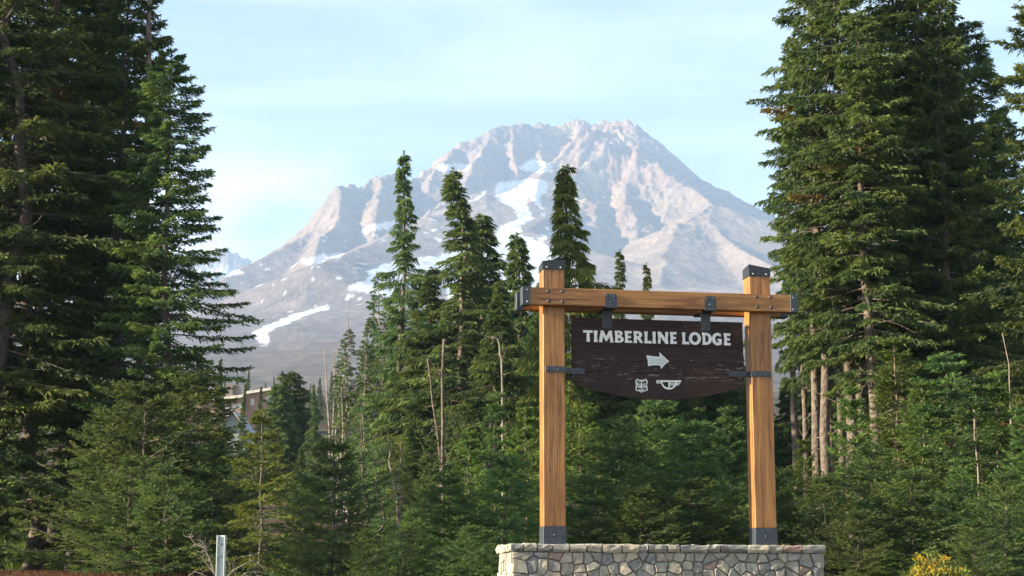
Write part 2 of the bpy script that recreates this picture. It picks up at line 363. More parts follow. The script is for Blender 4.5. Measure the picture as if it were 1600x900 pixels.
def mountain_z(x, y):
    wx = x+30*(fbm(x/260, y/260, 4)-0.5)+14*(fbm(x/60, y/60, 3)-0.5); wy = y+45*(fbm(x/260+50, y/260, 4)-0.5)
    rho = np.hypot((wx-PEAK[0])*0.95, wy-PEAK[1])
    zc = np.interp(rho, RS, ZS)
    zn = np.interp(y, NEAR_Y, NEAR_Z)
    bl = sstep(1300, 2600, y)
    base = zn*(1-bl)+zc*bl
    base = base+26*(ridged(x/520, y/700, 4)-0.5)*sstep(900, 2600, y)
    best = base.copy()
    for pts, k in RIDGES:
        P = [at(*p) for p in pts]
        for a, b in zip(P[:-1], P[1:]):
            dx, dy = b[0]-a[0], b[1]-a[1]; L2 = dx*dx+dy*dy
            tr_ = ((wx-a[0])*dx+(wy-a[1])*dy)/L2; t = np.clip(tr_, 0, 1); L1 = math.sqrt(L2)
            over = np.abs(tr_-t)*L1; perp = np.abs((wx-a[0])*dy-(wy-a[1])*dx)/L1
            d = np.hypot(perp, over); kk = max(k, 0.85) if k < 0.41 and a[2] > 1100 else k
            z = a[2]+t*(b[2]-a[2])-k*np.minimum(perp, 220)-kk*np.maximum(perp-220, 0)-max(k, 1.15)*over*(0.5+0.5*over/(d+1))
            h = np.clip(0.5+0.5*(z-best)/14, 0, 1)
            best = best*(1-h)+z*h+14*h*(1-h)*0.9
    # gullies that run down the fall line, and broken rock
    ang = np.arctan2(x-PEAK[0], PEAK[1]-y+1e-3)
    rr = np.hypot(x-PEAK[0], y-PEAK[1])
    steep = sstep(820, 1150, best); lee = 1-0.72*sstep(330, 520, x-0.12*(5400-y))*sstep(700, 900, best)
    gul = ridged(ang*9+0.7*fbm(x/150, y/150, 3), rr/900, 5)
    calm = 1-0.85*np.exp(-((x-SNOWC[0])/150)**2-((y-SNOWC[1])/480)**2)
    lee = lee*calm
    best = best+(gul-0.55)*(7+17*steep)*lee*sstep(1500, 3300, y)
    best = best+(ridged(x/150+7, y/150, 6, 0.6)-0.5)*(4+46*steep)*lee*sstep(1200, 3000, y)
    best = best+(ridged(x/36, y/36, 4, 0.6)-0.5)*(2+17*steep)*calm*lee*sstep(600, 2500, y)
    return best

SNOW = [  # outlines of snowfields, in pixels of the photograph, laid on the slope
    [(776, 288), (800, 281), (838, 279), (858, 284), (856, 300), (842, 304), (848, 330), (858, 360), (850, 380), (872, 400), (900, 410), (905, 455), (700, 470), (690, 400), (730, 400), (742, 388), (770, 378), (780, 352), (806, 344), (806, 330), (790, 318), (775, 312)],
    [(700, 395), (760, 385), (790, 400), (800, 420), (700, 440)],
    [(540, 452), (552, 440), (575, 436), (572, 425), (598, 414), (622, 407), (700, 396), (730, 405), (700, 440), (640, 452), (612, 466), (580, 458)],
    [(430, 500), (470, 488), (512, 476), (516, 481), (470, 497), (432, 512), (416, 522), (424, 540), (410, 540), (396, 528), (392, 520)],
    [(468, 409), (500, 399), (540, 394), (538, 401), (500, 410), (480, 412)],
    [(545, 400), (568, 397), (560, 402)], [(589, 376), (606, 371), (606, 375), (592, 379)],
    [(557, 366), (572, 355), (610, 346), (632, 343), (632, 352), (600, 360)],
    [(680, 262), (700, 256), (735, 258), (728, 265), (692, 269)],
    [(808, 262), (828, 248), (850, 252), (864, 262), (852, 272), (822, 268)],
    [(730, 318), (760, 296), (764, 299), (738, 318)],
    [(310, 420), (345, 416), (380, 424), (378, 430), (310, 432)],
]
SNOW_HOLES = [[(822, 300), (838, 318), (850, 345), (856, 372), (838, 352), (826, 330)], [(812, 350), (835, 343), (850, 362), (842, 376), (815, 368)],
              [(780, 408), (800, 402), (805, 410), (786, 416)], [(600, 440), (622, 436), (618, 446), (604, 450)]]
def inside(poly, u, v):
    r = np.zeros(u.shape, bool); n = len(poly)
    for i in range(n):
        x0, y0 = poly[i]; x1, y1 = poly[(i+1) % n]
        c = ((y0 > v) != (y1 > v)) & (u < (x1-x0)*(v-y0)/((y1-y0) if y1 != y0 else 1e-6)+x0); r ^= c
    return r
def project(x, y, z):
    z = z-EYE; f = y*_c+z*_s; return 800+FPX*x/f, 450-FPX*(-y*_s+z*_c)/f

def build_mountain():
    na = 700
    th = np.concatenate([np.linspace(R(-40), R(-18), 60)[:-1], np.linspace(R(-18), R(18), na), np.linspace(R(18), R(40), 60)[1:]])
    yy = np.concatenate([np.geomspace(640, 3000, 90)[:-1], np.linspace(3000, 5560, 390), np.linspace(5560, 7600, 40)[1:]])
    Y, T = np.meshgrid(yy, th, indexing='ij')
    X = Y*np.tan(T); Z = mountain_z(X, Y)
    # far side falls away behind the summit
    ny, nx = X.shape
    U, V = project(X, Y, Z)
    wob = 5.0
    Uw = U+wob*(fbm(X/45, (0.22*Y+Z)/25, 4)-0.5)*2; Vw = V+wob*0.7*(fbm(X/45+9, (0.22*Y+Z)/25+4, 4)-0.5)*2
    snow = np.zeros(X.shape)
    for du, dv in ((0, 0), (3.2, 1.6), (-3.2, 1.6), (3.2, -1.6), (-3.2, -1.6), (0, 2.4), (0, -2.4)):
        s1 = np.zeros(X.shape)
        for p in SNOW: s1 = np.maximum(s1, inside(p, Uw+du, Vw+dv).astype(float))
        for p in SNOW_HOLES: s1 *= ~inside(p, Uw+du, Vw+dv)
        snow += s1/7
    snow = sstep(0.46, 0.66, snow+0.75*(fbm(X/16, (0.22*Y+Z)/9, 4)-0.5))
    speck = (fbm(X/24, (0.22*Y+Z)/12, 4) > 0.74) & (Z > 560) & (Z < 1000) & (U < 690) & (fbm(X/300+4, Y/300, 2) > 0.5); snow = np.maximum(snow, speck*0.75)
    Q = 0.22*Y+Z; n1 = fbm(X/180, Q/110, 5); n2 = fbm(X/42+9, Q/30, 5); n3 = fbm(X/13+3, Q/10, 3)
    scrub = np.array((0.22, 0.155, 0.115)); ash = np.array((0.26, 0.20, 0.17)); talus = np.array((0.35, 0.265, 0.205)); rock = np.array((0.23, 0.18, 0.165))
    ochre = np.array((0.50, 0.385, 0.205)); red = np.array((0.33, 0.20, 0.14)); green = np.array((0.115, 0.115, 0.062))
    k = sstep(150, 620, Z+160*(n1-0.5)); c = scrub*(1-k[..., None])+ash*k[..., None]
    k = sstep(620, 940, Z+260*(n1-0.5)+0.9*np.clip(X-80, -100, 500)); c = c*(1-k[..., None])+talus*k[..., None]
    k = sstep(0.46, 0.58, n2)*sstep(850, 1200, Z)*0.8; c = c*(1-k[..., None])+rock*k[..., None]
    k = sstep(0.44, 0.60, fbm(X/60+20, Q/130+7, 4))*np.exp(-((U-905)/75)**2)*sstep(345, 300, V)*sstep(185, 205, V); c = c*(1-k[..., None])+ochre*k[..., None]
    k = sstep(0.47, 0.60, fbm(X/60+2, Q/90+17, 4))*sstep(900, 1150, Z)*np.exp(-((U-950)/130)**2)*0.75; c = c*(1-k[..., None])+red*k[..., None]
    k = sstep(0.50, 0.64, fbm(X/50+5, Q/26+3, 5))*sstep(420, 120, Z)*0.8; c = c*(1-k[..., None])+green*k[..., None]
    c = 0.88*c*(0.66+0.68*n2)[..., None]*(0.70+0.60*n3)[..., None]
    sn = snow[..., None]*0.96; c = c*(1-sn)+np.array((0.88, 0.89, 0.90))*sn*(0.86+0.24*n1)[..., None]
    V3 = np.stack([X, Y, Z], -1).reshape(-1, 3)
    i = np.arange(ny-1)[:, None]*nx+np.arange(nx-1)[None, :]
    F = np.stack([i, i+1, i+1+nx, i+nx], -1).reshape(-1, 4)
    me = np_mesh('mountain', V3, F, True, c.reshape(-1, 3))
    m, t, b, l = mat('mountain_rock_and_snow')
    a = t.nodes.new('ShaderNodeAttribute'); a.attribute_name = 'tint'
    v = coord(t, 'Object', (0.05, 0.05, 0.05)); n = noise(t, 1.6, 8, 0.66, v)
    r = ramp(t, [(0.3, (0.82, 0.82, 0.83)), (0.7, (1.15, 1.14, 1.12))]); l(n.outputs['Fac'], r.inputs['Fac'])
    l(mixc(t, 'MULTIPLY', 1.0, a.outputs['Color'], r.outputs['Color']), b.inputs['Base Color']); b.inputs['Roughness'].default_value = 1.0
    b.inputs['Specular IOR Level'].default_value = 0.1
    l(bump(t, n.outputs['Fac'], 0.7, 9.0), b.inputs['Normal'])
    o = link('mountain', me, m); tag(o, kind='structure'); return o
build_mountain()

def build_ground():
    xs = np.concatenate([-np.geomspace(60, 900, 26)[::-1], np.linspace(-58, 58, 140), np.geomspace(60, 900, 26)])
    ys = np.concatenate([np.linspace(-60, 10, 14)[:-1], np.linspace(10, 70, 110)[:-1], np.geomspace(70, 640, 50)])
    Y, X = np.meshgrid(ys, xs, indexing='ij')
    Z = near_z(X, Y)
    kz = sstep(420, 640, Y); Zm = mountain_z(X, Y); Z = Z*(1-kz)+Zm*kz
    Z = Z+0.05*(fbm(X*0.9, Y*0.9, 3)-0.5)*sstep(8, 16, Y)
    n1 = fbm(X*0.25, Y*0.25, 5); n2 = fbm(X*1.3, Y*1.3, 4)
    soil = np.array((0.085, 0.042, 0.028)); duff = np.array((0.06, 0.045, 0.03)); grass = np.array((0.06, 0.10, 0.02)); asph = np.array((0.09, 0.088, 0.085))
    c = soil+(duff-soil)*sstep(0.42, 0.6, n1)[..., None]
    c = c+(grass-c)*(sstep(0.52, 0.6, n2)*0.6)[..., None]
    c = c*(0.7+0.6*n2)[..., None]
    c = c+(asph-c)*sstep(11, 10, Y)[..., None]
    ny, nx = X.shape; i = np.arange(ny-1)[:, None]*nx+np.arange(nx-1)[None, :]
    F = np.stack([i, i+1, i+1+nx, i+nx], -1).reshape(-1, 4)
    me = np_mesh('ground', np.stack([X, Y, Z], -1).reshape(-1, 3), F, True, c.reshape(-1, 3))
    m, t, b, l = mat('forest_soil'); a = t.nodes.new('ShaderNodeAttribute'); a.attribute_name = 'tint'
    v = coord(t, 'Object'); n = noise(t, 7, 8, 0.7, v); r = ramp(t, [(0.3, (0.55,)*3), (0.7, (1.4, 1.35, 1.3))]); l(n.outputs['Fac'], r.inputs['Fac'])
    l(mixc(t, 'MULTIPLY', 1.0, a.outputs['Color'], r.outputs['Color']), b.inputs['Base Color']); b.inputs['Roughness'].default_value = 1
    b.inputs['Specular IOR Level'].default_value = 0.15
    l(bump(t, n.outputs['Fac'], 1.0, 0.06), b.inputs['Normal'])
    tag(link('ground', me, m), kind='structure')
build_ground()
def gz(x, y): return float(near_z(np.array([float(x)]), np.array([float(y)]))[0])

# ------------------------------------------------------------------ conifers
def unit(a): return a/np.maximum(np.linalg.norm(a, axis=-1, keepdims=True), 1e-9)
def quads(p0, d, ln, w, rg, bend=None):
    """needle sprays: a kite of width w and length ln along d from p0, rolled at random"""
    n = len(p0); r = rg.normal(size=(n, 3)); wv = unit(np.cross(d, r))*(w/2)[:, None]
    mid = p0+d*(ln*0.45)[:, None]; tip = p0+d*ln[:, None]
    if bend is not None: tip = tip+bend
    return np.stack([p0, mid+wv, tip, mid-wv], 1).reshape(-1, 3)

def make_conifer(seed, H, Rf, base=0.08, nb=150, droop=0.2, updip=0.0, tipup=0.25, nfan=14, qn=9, ql=0.2, qw=0.04, hang=0.3, fan=0.42,
                 trunk_r=None, lean=0.0, ragged=0.35, limb_r=1.0, inner=0.18, dead=0.01, side=None, bare_limbs=0, tilt=(0, 0), crook=0.0, power=0.9, brown=0.0, whorl=0.0):
    rg = np.random.default_rng(seed)
    trunk_r = trunk_r or H*0.012
    # trunk centre line
    tn = 14; tz = np.linspace(-0.25, H, tn)
    wx = np.cumsum(rg.normal(size=tn))*crook*H/60; wy = np.cumsum(rg.normal(size=tn))*crook*H/60
    wx -= wx[0]; wy -= wy[0]; wx -= wx[-1]*np.clip(tz/H, 0, 1); wy -= wy[-1]*np.clip(tz/H, 0, 1); wx += tilt[0]*(tz/H)**2*H; wy += tilt[1]*(tz/H)**2*H
    def cx(z): return np.interp(z, tz, wx), np.interp(z, tz, wy)
    mb = MB(); rad = [trunk_r*max(0.05, (1-max(z, 0)/H))**0.85*(1.25 if i == 0 else 1)+0.008 for i, z in enumerate(tz)]
    mb.tube([(a, b, c) for a, b, c in zip(wx, wy, tz)], rad, 8)
    P0 = []; D = []; LN = []; WW = []; TN = []; BR = []; BE = []
    u = (np.arange(nb)+rg.random(nb)*0.9)/nb
    hts = (base+(1-base)*u**power)*H
    az = np.cumsum(np.full(nb, 2.399))+rg.normal(size=nb)*0.5
    for i in range(nb):
        z = hts[i]
        if whorl: z = min(H*0.985, max(0.05, round(z/whorl)*whorl+rg.normal()*whorl*0.10))
        t = z/H; x0, y0 = cx(z)
        lump = float(vnoise(np.array([az[i] % 6.283*0.9+seed*3.1]), np.array([t*H*0.8+seed]))[0])
        Lb = Rf(t)*(1-ragged*rg.random())*(1.2 if rg.random() < 0.12 else 1)*(0.62+0.72*lump)
        if side is not None:
            Lb *= 1-side[1]*max(0, math.cos(az[i]-side[0]))
        if Lb < 0.05: continue
        ca, sa = math.cos(az[i]), math.sin(az[i])
        out_ = np.array((ca, sa, 0.0)); lat = np.array((-sa, ca, 0.0)); up = np.array((0, 0, 1.0))
        a0 = updip*(0.4+0.9*t)-droop*(1-t*0.8)+rg.normal()*(0.15 if H < 8 else 0.09)
        s = np.linspace(0, 1, 7); curve = a0*s+(-droop*0.7)*s*s*(1-t*0.5)+tipup*s**3
        pts = np.array((x0, y0, z))+np.outer(s*Lb, out_)+np.outer(curve*Lb, up)+np.outer(Lb*0.08*rg.normal()*s*s, lat)
        mb.tube(pts[[0, 2, 4, 6]], [max(0.006, 0.011*Lb*limb_r+0.004), 0.009*Lb*limb_r, 0.006*Lb*limb_r, 0.003], 3, cap=False)
        isdead = rg.random() < dead
        bt = rg.random()
        nf = max(3, int(nfan*min(1.2, 0.35+0.65*Lb/1.6)))
        brn = 1.0 if rg.random() < brown else 0.0
        if isdead: continue
        for j in range(nf):
            q = inner+(1-inner)*((j+rg.random())/nf)**0.85; q = min(q, 1.0)
            sgn = 1 if j % 2 else -1
            p = np.array([np.interp(q, s, pts[:, m]) for m in range(3)])
            e = pts[min(6, int(q*6)+1)]-pts[min(5, int(q*6))]; e = e/max(1e-6, np.linalg.norm(e))
            wdt = (0.28+0.72*(1-q))*fan*min(1.0, 0.35+Lb*0.55)
            yaw = (0.95-0.5*q)*sgn if j < nf-1 else 0.0
            fd = e*math.cos(yaw)+lat*math.sin(yaw)+up*(rg.normal()*0.10-0.12*hang); fd = fd/np.linalg.norm(fd)
            fl = wdt*(0.75+0.5*rg.random())+0.06
            fo = np.cross(fd, up); fo = fo/max(1e-6, np.linalg.norm(fo))
            tq = (np.arange(qn)+0.5*rg.random(qn))/qn
            sg = np.where(np.arange(qn) % 2 == 0, 1.0, -1.0)
            pp = p+np.outer(tq*fl, fd)+np.outer(-hang*0.35*tq*tq*fl, up)
            dd = unit(fd[None, :]*0.8+fo[None, :]*(sg*0.75)[:, None]*(1-0.6*tq)[:, None]+up[None, :]*(rg.normal(size=(qn, 1))*0.32-hang*0.35)+rg.normal(size=(qn, 3))*0.12)
            ll = ql*(0.7+0.6*rg.random(qn))*(1.1-0.35*tq)*min(1.0, 0.5+fl)
            P0.append(pp); D.append(dd); LN.append(ll); WW.append(qw*(0.75+0.5*rg.random(qn)))
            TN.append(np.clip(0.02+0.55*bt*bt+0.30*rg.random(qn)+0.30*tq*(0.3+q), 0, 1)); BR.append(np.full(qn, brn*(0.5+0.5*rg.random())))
    # leader tuft
    for k in range(10):
        z = H*(1-0.035*k/3*rg.random()); x0, y0 = cx(min(z, H)); qn2 = 4
        P0.append(np.tile((x0, y0, z), (qn2, 1))); D.append(unit(rg.normal(size=(qn2, 3))*0.45+np.array((0, 0, 0.6)))); LN.append(np.full(qn2, ql*0.8)); WW.append(np.full(qn2, qw)); TN.append(np.full(qn2, 0.5)); BR.append(np.zeros(qn2))
    for k in range(bare_limbs):
        z = H*(0.12+(base+0.35)*rg.random()); x0, y0 = cx(z); a = rg.random()*6.283; L_ = 0.4+1.1*rg.random()*H/14
        d = Vector((math.cos(a), math.sin(a), rg.normal()*0.25)); p = Vector((x0, y0, z)); seg = [p]
        for m in range(4): d = (d+Vector(rg.normal(size=3)*0.22)+Vector((0, 0, 0.08))).normalized(); seg.append(seg[-1]+d*L_/4)
        mb.tube(seg, [0.03, 0.024, 0.017, 0.011, 0.005], 4, cap=False)
    P0 = np.concatenate(P0); D = np.concatenate(D); LN = np.concatenate(LN); WW = np.concatenate(WW); TN = np.concatenate(TN); BR = np.concatenate(BR)
    be = np.zeros_like(P0); be[:, 2] = -hang*0.25*LN
    V = quads(P0, D, LN, WW, rg, be); n = len(P0)
    F = np.arange(n*4, dtype=np.int32).reshape(-1, 4)
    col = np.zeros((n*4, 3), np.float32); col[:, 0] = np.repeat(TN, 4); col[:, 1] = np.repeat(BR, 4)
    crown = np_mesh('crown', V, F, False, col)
    tm = bpy.data.meshes.new('trunk'); tm.from_pydata(mb.v, [], mb.f); tm.update(); tm.polygons.foreach_set('use_smooth', [True]*len(tm.polygons))
    return dict(H=H, trunk=tm, crown=crown, n=n)

def cone(Rm, p=0.8, t0=0.0, low=0.6):
    """radius profile: widest at t0+, narrowing to the tip with exponent p"""
    def f(t):
        if t < t0: return Rm*(low+(1-low)*t/max(t0, 1e-6))
        return Rm*max(0.0, (1-t)/(1-t0))**p+0.10
    return f
PROTO = {}
def proto(key):
    if key in PROTO: return PROTO[key]
    K = dict(
        dense=lambda s: make_conifer(s, 17, cone(3.1, 0.52, 0.12), 0.05, 290, 0.24, 0.12, 0.14, 20, 10, 0.24, 0.052, 0.40, 0.62, ragged=0.38, crook=0.3, bare_limbs=8, dead=0.03, brown=0.01),
        ragged=lambda s: make_conifer(s, 17, cone(2.8, 0.5, 0.3, 0.75), 0.20, 210, 0.28, 0.12, 0.14, 19, 10, 0.24, 0.052, 0.45, 0.6, ragged=0.5, crook=0.5, bare_limbs=18, dead=0.06, brown=0.02),
        column=lambda s: make_conifer(s, 16, cone(2.1, 0.40, 0.45, 0.5), 0.35, 215, 0.30, 0.05, 0.12, 17, 10, 0.23, 0.05, 0.65, 0.52, ragged=0.5, crook=0.25, bare_limbs=26, dead=0.06, brown=0.02),
        spire=lambda s: make_conifer(s, 17, cone(5.2, 1.5, 0.10, 0.7), 0.08, 240, 0.42, 0.05, 0.18, 14, 9, 0.30, 0.062, 0.9, 0.66, ragged=0.72, side=(3.3, 0.3), crook=0.5, bare_limbs=14, dead=0.05),
        droopy=lambda s: make_conifer(s, 14, cone(5.2, 1.35, 0.1, 0.8), 0.05, 240, 0.40, 0.12, 0.10, 15, 10, 0.30, 0.060, 1.0, 0.72, ragged=0.68, crook=0.35, dead=0.02),
        weep=lambda s: make_conifer(s, 14, cone(5.0, 1.4, 0.1, 0.8), 0.05, 215, 0.30, 0.40, -0.16, 15, 10, 0.32, 0.052, 1.4, 0.60, ragged=0.5, crook=0.3, dead=0.02, side=(3.0, 0.35)),
        slim=lambda s: make_conifer(s, 13, cone(1.0, 0.5, 0.3, 0.5), 0.20, 150, 0.3, 0.0, 0.1, 8, 7, 0.28, 0.065, 0.6, 0.36, ragged=0.7, crook=0.6, bare_limbs=22, dead=0.2, trunk_r=0.12),
        round=lambda s: make_conifer(s, 12, cone(3.4, 0.45, 0.15, 0.8), 0.04, 240, 0.25, 0.15, 0.05, 14, 8, 0.38, 0.09, 0.9, 0.75, ragged=0.45, crook=0.3),
        young=lambda s: make_conifer(s, 5.2, cone(1.9, 1.2, 0.05), 0.02, 112, 0.10, 0.50, 0.16, 12, 15, 0.16, 0.032, 0.15, 0.60, ragged=0.5, whorl=0.34, crook=0.3, inner=0.08, trunk_r=0.035),
        bushy=lambda s: make_conifer(s, 4.2, cone(2.2, 0.85, 0.1, 0.9), 0.02, 105, 0.14, 0.45, 0.14, 13, 15, 0.15, 0.031, 0.34, 0.64, ragged=0.5, whorl=0.36, crook=0.4, inner=0.08, trunk_r=0.03),
        open=lambda s: make_conifer(s, 5.0, cone(1.7, 0.85, 0.1, 0.85), 0.03, 95, 0.12, 0.14, 0.10, 14, 14, 0.14, 0.032, 0.3, 0.50, ragged=0.4, whorl=0.36, crook=0.3, inner=0.08, trunk_r=0.035),
        wisp=lambda s: make_conifer(s, 5.4, cone(0.95, 0.8, 0.2, 0.8), 0.08, 95, 0.22, 0.1, 0.2, 9, 7, 0.13, 0.030, 0.6, 0.34, ragged=0.6, crook=0.9, inner=0.1, dead=0.08),
    )
    kind, seed = key
    PROTO[key] = K[kind](seed*101+7)
    return PROTO[key]
def tree(name, u, vt, Y, key, ws=1.0, label=None, group=None, rot=None, fol='needles', bark='bark', cat='conifer', x=None, H=None):
    p = proto(key)
    tip = at(u, vt, Y)
    if x is None: x = tip[0]
    z0 = gz(x, Y)-0.05; h = H or (tip[2]-z0); sz = h/p['H']
    e = empty(name, (x, Y, z0), random.random()*6.283 if rot is None else rot)
    e.scale = (sz*ws, sz*ws, sz)
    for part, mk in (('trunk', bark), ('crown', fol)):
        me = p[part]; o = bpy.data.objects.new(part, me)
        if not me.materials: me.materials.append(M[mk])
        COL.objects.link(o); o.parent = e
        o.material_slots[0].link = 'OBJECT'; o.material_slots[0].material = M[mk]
    tag(e, label, cat, group); return e

# ------------------------------------------------------------------ stone wall under the sign
A = 0.172084; ca, sa_ = math.cos(A), math.sin(A)
OX, OY, OZ = 0.395246, 21.660929, EYE+0.902537
def sh(u, v, d=0.0):
    """where the ray through pixel (u, v) meets the sign's plane d behind its front: (along, up) in the sign's own frame"""
    r = ray(u, v); n = np.array((-sa_, ca, 0)); o = np.array((OX, OY, OZ))
    k = ((o+n*d-np.array((0, 0, EYE)))@n)/(r@n); p = r*k+np.array((0, 0, EYE))-o
    return p[0]*ca+p[1]*sa_, p[2]
WD = -0.37                      # wall front, measured from the post fronts
WT = 1.02
s0, capz = sh(797.5, 849.2, WD-0.03); s1, _ = sh(1290.5, 853, WD-0.03)
GZ = gz(OX+1.5, OY)-OZ-0.12      # ground in sign frame
wall = empty('stone_wall', (OX, OY, OZ), A)
tag(wall, 'low mortared fieldstone wall with flat capstones carrying the wooden sign posts', 'stone wall')
CT = 0.096
wx0, wx1 = s0+0.03, s1-0.02
MB().box(wx0+0.04, wx1-0.04, WD+0.030, WD+WT-0.04, GZ, capz-CT+0.01).box(s0+0.05, s1-0.05, WD+0.03, WD+WT-0.03, capz-CT+0.012, capz-0.022).build('mortar_core', M['mortar'], wall)

def clip(poly, nx, ny, c):
    out_ = []; n = len(poly)
    for i in range(n):
        a, b = poly[i], poly[(i+1) % n]; da = a[0]*nx+a[1]*ny-c; db = b[0]*nx+b[1]*ny-c
        if da <= 0: out_.append(a)
        if (da < 0) != (db < 0) and abs(da-db) > 1e-9:
            t = da/(da-db); out_.append((a[0]+(b[0]-a[0])*t, a[1]+(b[1]-a[1])*t))
    return out_
def cells(x0, x1, z0, z1, cw, ch, joint, rg):
    pts = []; nz_ = max(1, round((z1-z0)/ch))
    for j in range(nz_):
        x = x0+rg.random()*cw*0.5
        while x < x1:
            w = cw*(0.4+1.2*rg.random()); pts.append((x+w/2, z1-(j+0.5+rg.normal()*0.30)*(z1-z0)/nz_)); x += w
    pts = [p for p in pts if x0 < p[0] < x1]
    res = []
    for i, p in enumerate(pts):
        poly = [(x0, z0), (x1, z0), (x1, z1), (x0, z1)]
        for k, q in enumerate(pts):
            if k == i: continue
            dx, dz = q[0]-p[0], q[1]-p[1]; L_ = math.hypot(dx, dz)
            if L_ > 0.9: continue
            dx /= L_; dz /= L_
            poly = clip(poly, dx, dz, (p[0]+q[0])/2*dx+(p[1]+q[1])/2*dz-joint/2)
            if len(poly) < 3: break
        if len(poly) >= 3:
            pl = [a for i2, a in enumerate(poly) if math.hypot(a[0]-poly[i2-1][0], a[1]-poly[i2-1][1]) > 0.022]
            if len(pl) >= 3: res.append(pl)
    return res
def stone_mesh(poly, depth, rg, place):
    """irregular stone: poly outline in (s, h), face proud by depth; place() maps (s, d, h)"""
    # split edges so the outline is not perfectly straight
    pts = []
    n = len(poly); cx_ = sum(p[0] for p in poly)/n; cz_ = sum(p[1] for p in poly)/n
    for i in range(n):
        a, b = poly[i], poly[(i+1) % n]; pts.append(a)
        if math.hypot(a[0]-b[0], a[1]-b[1]) > 0.07:
            m_ = ((a[0]+b[0])/2+rg.normal()*0.004, (a[1]+b[1])/2+rg.normal()*0.004); f = 1+rg.normal()*0.02
            pts.append((cx_+(m_[0]-cx_)*f, cz_+(m_[1]-cz_)*f))
    n = len(pts); tx, tz = rg.normal()*0.07, rg.normal()*0.07; vs = []
    size = max(0.05, min(max(p[0] for p in pts)-min(p[0] for p in pts), max(p[1] for p in pts)-min(p[1] for p in pts)))
    for inset, dd in ((0.0, 0.07), (0.0, -depth*0.35), (0.003, -depth*0.8), (0.011, -depth)):
        f = 1-inset/(size*0.5)
        for p in pts:
            x, z = cx_+(p[0]-cx_)*f, cz_+(p[1]-cz_)*f
            j = 0 if dd > 0 else rg.normal()*0.0025
            extra = (tx*(x-cx_)+tz*(z-cz_)) if dd <= -depth*0.7 else 0
            vs.append(place(x, dd+j+extra, z))
    vs.append(place(cx_+rg.normal()*0.01, -depth-0.001+rg.normal()*0.003, cz_+rg.normal()*0.01))
    fs = [(r*n+k, r*n+(k+1) % n, (r+1)*n+(k+1) % n, (r+1)*n+k) for r in range(3) for k in range(n)]
    fs += [(3*n+k, 3*n+(k+1) % n, 4*n) for k in range(n)]
    return vs, fs
rgw = np.random.default_rng(8)
def put_stone(name, vs, fs):
    mb = MB(); mb.add(vs, fs); return mb.build(name, M['stone'], wall)
for poly in cells(wx0, wx1, GZ, capz-CT-0.006, 0.155, 0.12, 0.009, rgw):
    d = 0.022+0.016*rgw.random()
    put_stone('stone', *stone_mesh(poly, d, rgw, lambda s, dd, h: (s, WD+0.032+dd, h)))
for poly in cells(WD+0.02, WD+WT, GZ, capz-CT-0.006, 0.155, 0.12, 0.009, rgw):
    d = 0.030+0.02*rgw.random()
    put_stone('stone', *stone_mesh(poly, d, rgw, lambda s, dd, h: (wx0+0.035+dd, s, h)))
for poly in cells(WD+0.02, WD+WT, GZ, capz-CT-0.006, 0.3, 0.25, 0.020, rgw):
    put_stone('stone', *stone_mesh(poly, 0.035, rgw, lambda s, dd, h: (wx1-0.035-dd, s, h)))
# capstones: rows of split slabs with uneven tops and noses
def cap_slab(x0, x1, y0, y1, front='y'):
    t0 = CT*(0.86+0.22*rgw.random()); top = capz+rgw.normal()*0.004; j = lambda a=0.006: rgw.normal()*a
    vs = []
    nx_ = 3; g = 0.006
    xs = np.linspace(x0+g, x1-g, nx_+1)
    rows = [(0.012, -t0), (-0.004, -t0*0.6), (0.0, -0.018), (0.016, 0.0)]   # nose profile: inset, height
    for ins, h in rows:
        for i, x in enumerate(xs):
            e = 0.008 if i in (0, nx_) and h in (0.0, -t0) else 0
            xx = x+(e if i == 0 else -e if i == nx_ else 0)
            if front == 'y': vs.append((xx+j(.003), y0+ins+j(.005), top+h+j(.004)))
            else: vs.append((x0-0+ins+j(.005), 0, 0))
    for h in (0.0, -t0):
        for i, x in enumerate(xs): vs.append((x, y1-g, top+h+j(.003)))
    m_ = nx_+1; fs = []
    for r in range(3):
        for i in range(nx_): fs.append((r*m_+i, r*m_+i+1, (r+1)*m_+i+1, (r+1)*m_+i))
    for i in range(nx_):
        fs.append((3*m_+i, 3*m_+i+1, 4*m_+i+1, 4*m_+i)); fs.append((4*m_+i, 4*m_+i+1, 5*m_+i+1, 5*m_+i)); fs.append((5*m_+i, 5*m_+i+1, i+1, i))
    fs.append((0, m_, 2*m_, 3*m_, 4*m_, 5*m_)); fs.append(tuple(reversed([q*m_+nx_ for q in range(6)])))
    return vs, fs
FY = WD-0.03
cuts_px = [797.5, 818, 839.5, 863, 890, 917, 941, 972, 1000, 1013, 1043, 1063, 1107, 1126, 1167, 1201, 1224, 1253, 1290.5]
cs = [sh(u, 852, FY)[0] for u in cuts_px]
for a, b in zip(cs[:-1], cs[1:]):
    put_stone('cap_stone', *cap_slab(a, b, FY, FY+0.24))
def rot_side(vs, xl, flip):  # turn a slab so that its nose faces the wall's end
    return [((xl+(p[1])) if not flip else (xl-p[1]), p[0], p[2]) for p in vs]
yy = [FY+0.245, FY+0.42, FY+0.62, FY+0.84, FY+WT+0.05]
for a, b in zip(yy[:-1], yy[1:]):
    vs, fs = cap_slab(a, b, 0.0, 0.26); put_stone('cap_stone', rot_side(vs, s0, False), fs)
    vs, fs = cap_slab(a, b, 0.0, 0.26); put_stone('cap_stone', rot_side(vs, s1, True), fs)
xx = np.linspace(s0+0.27, s1-0.27, 11)
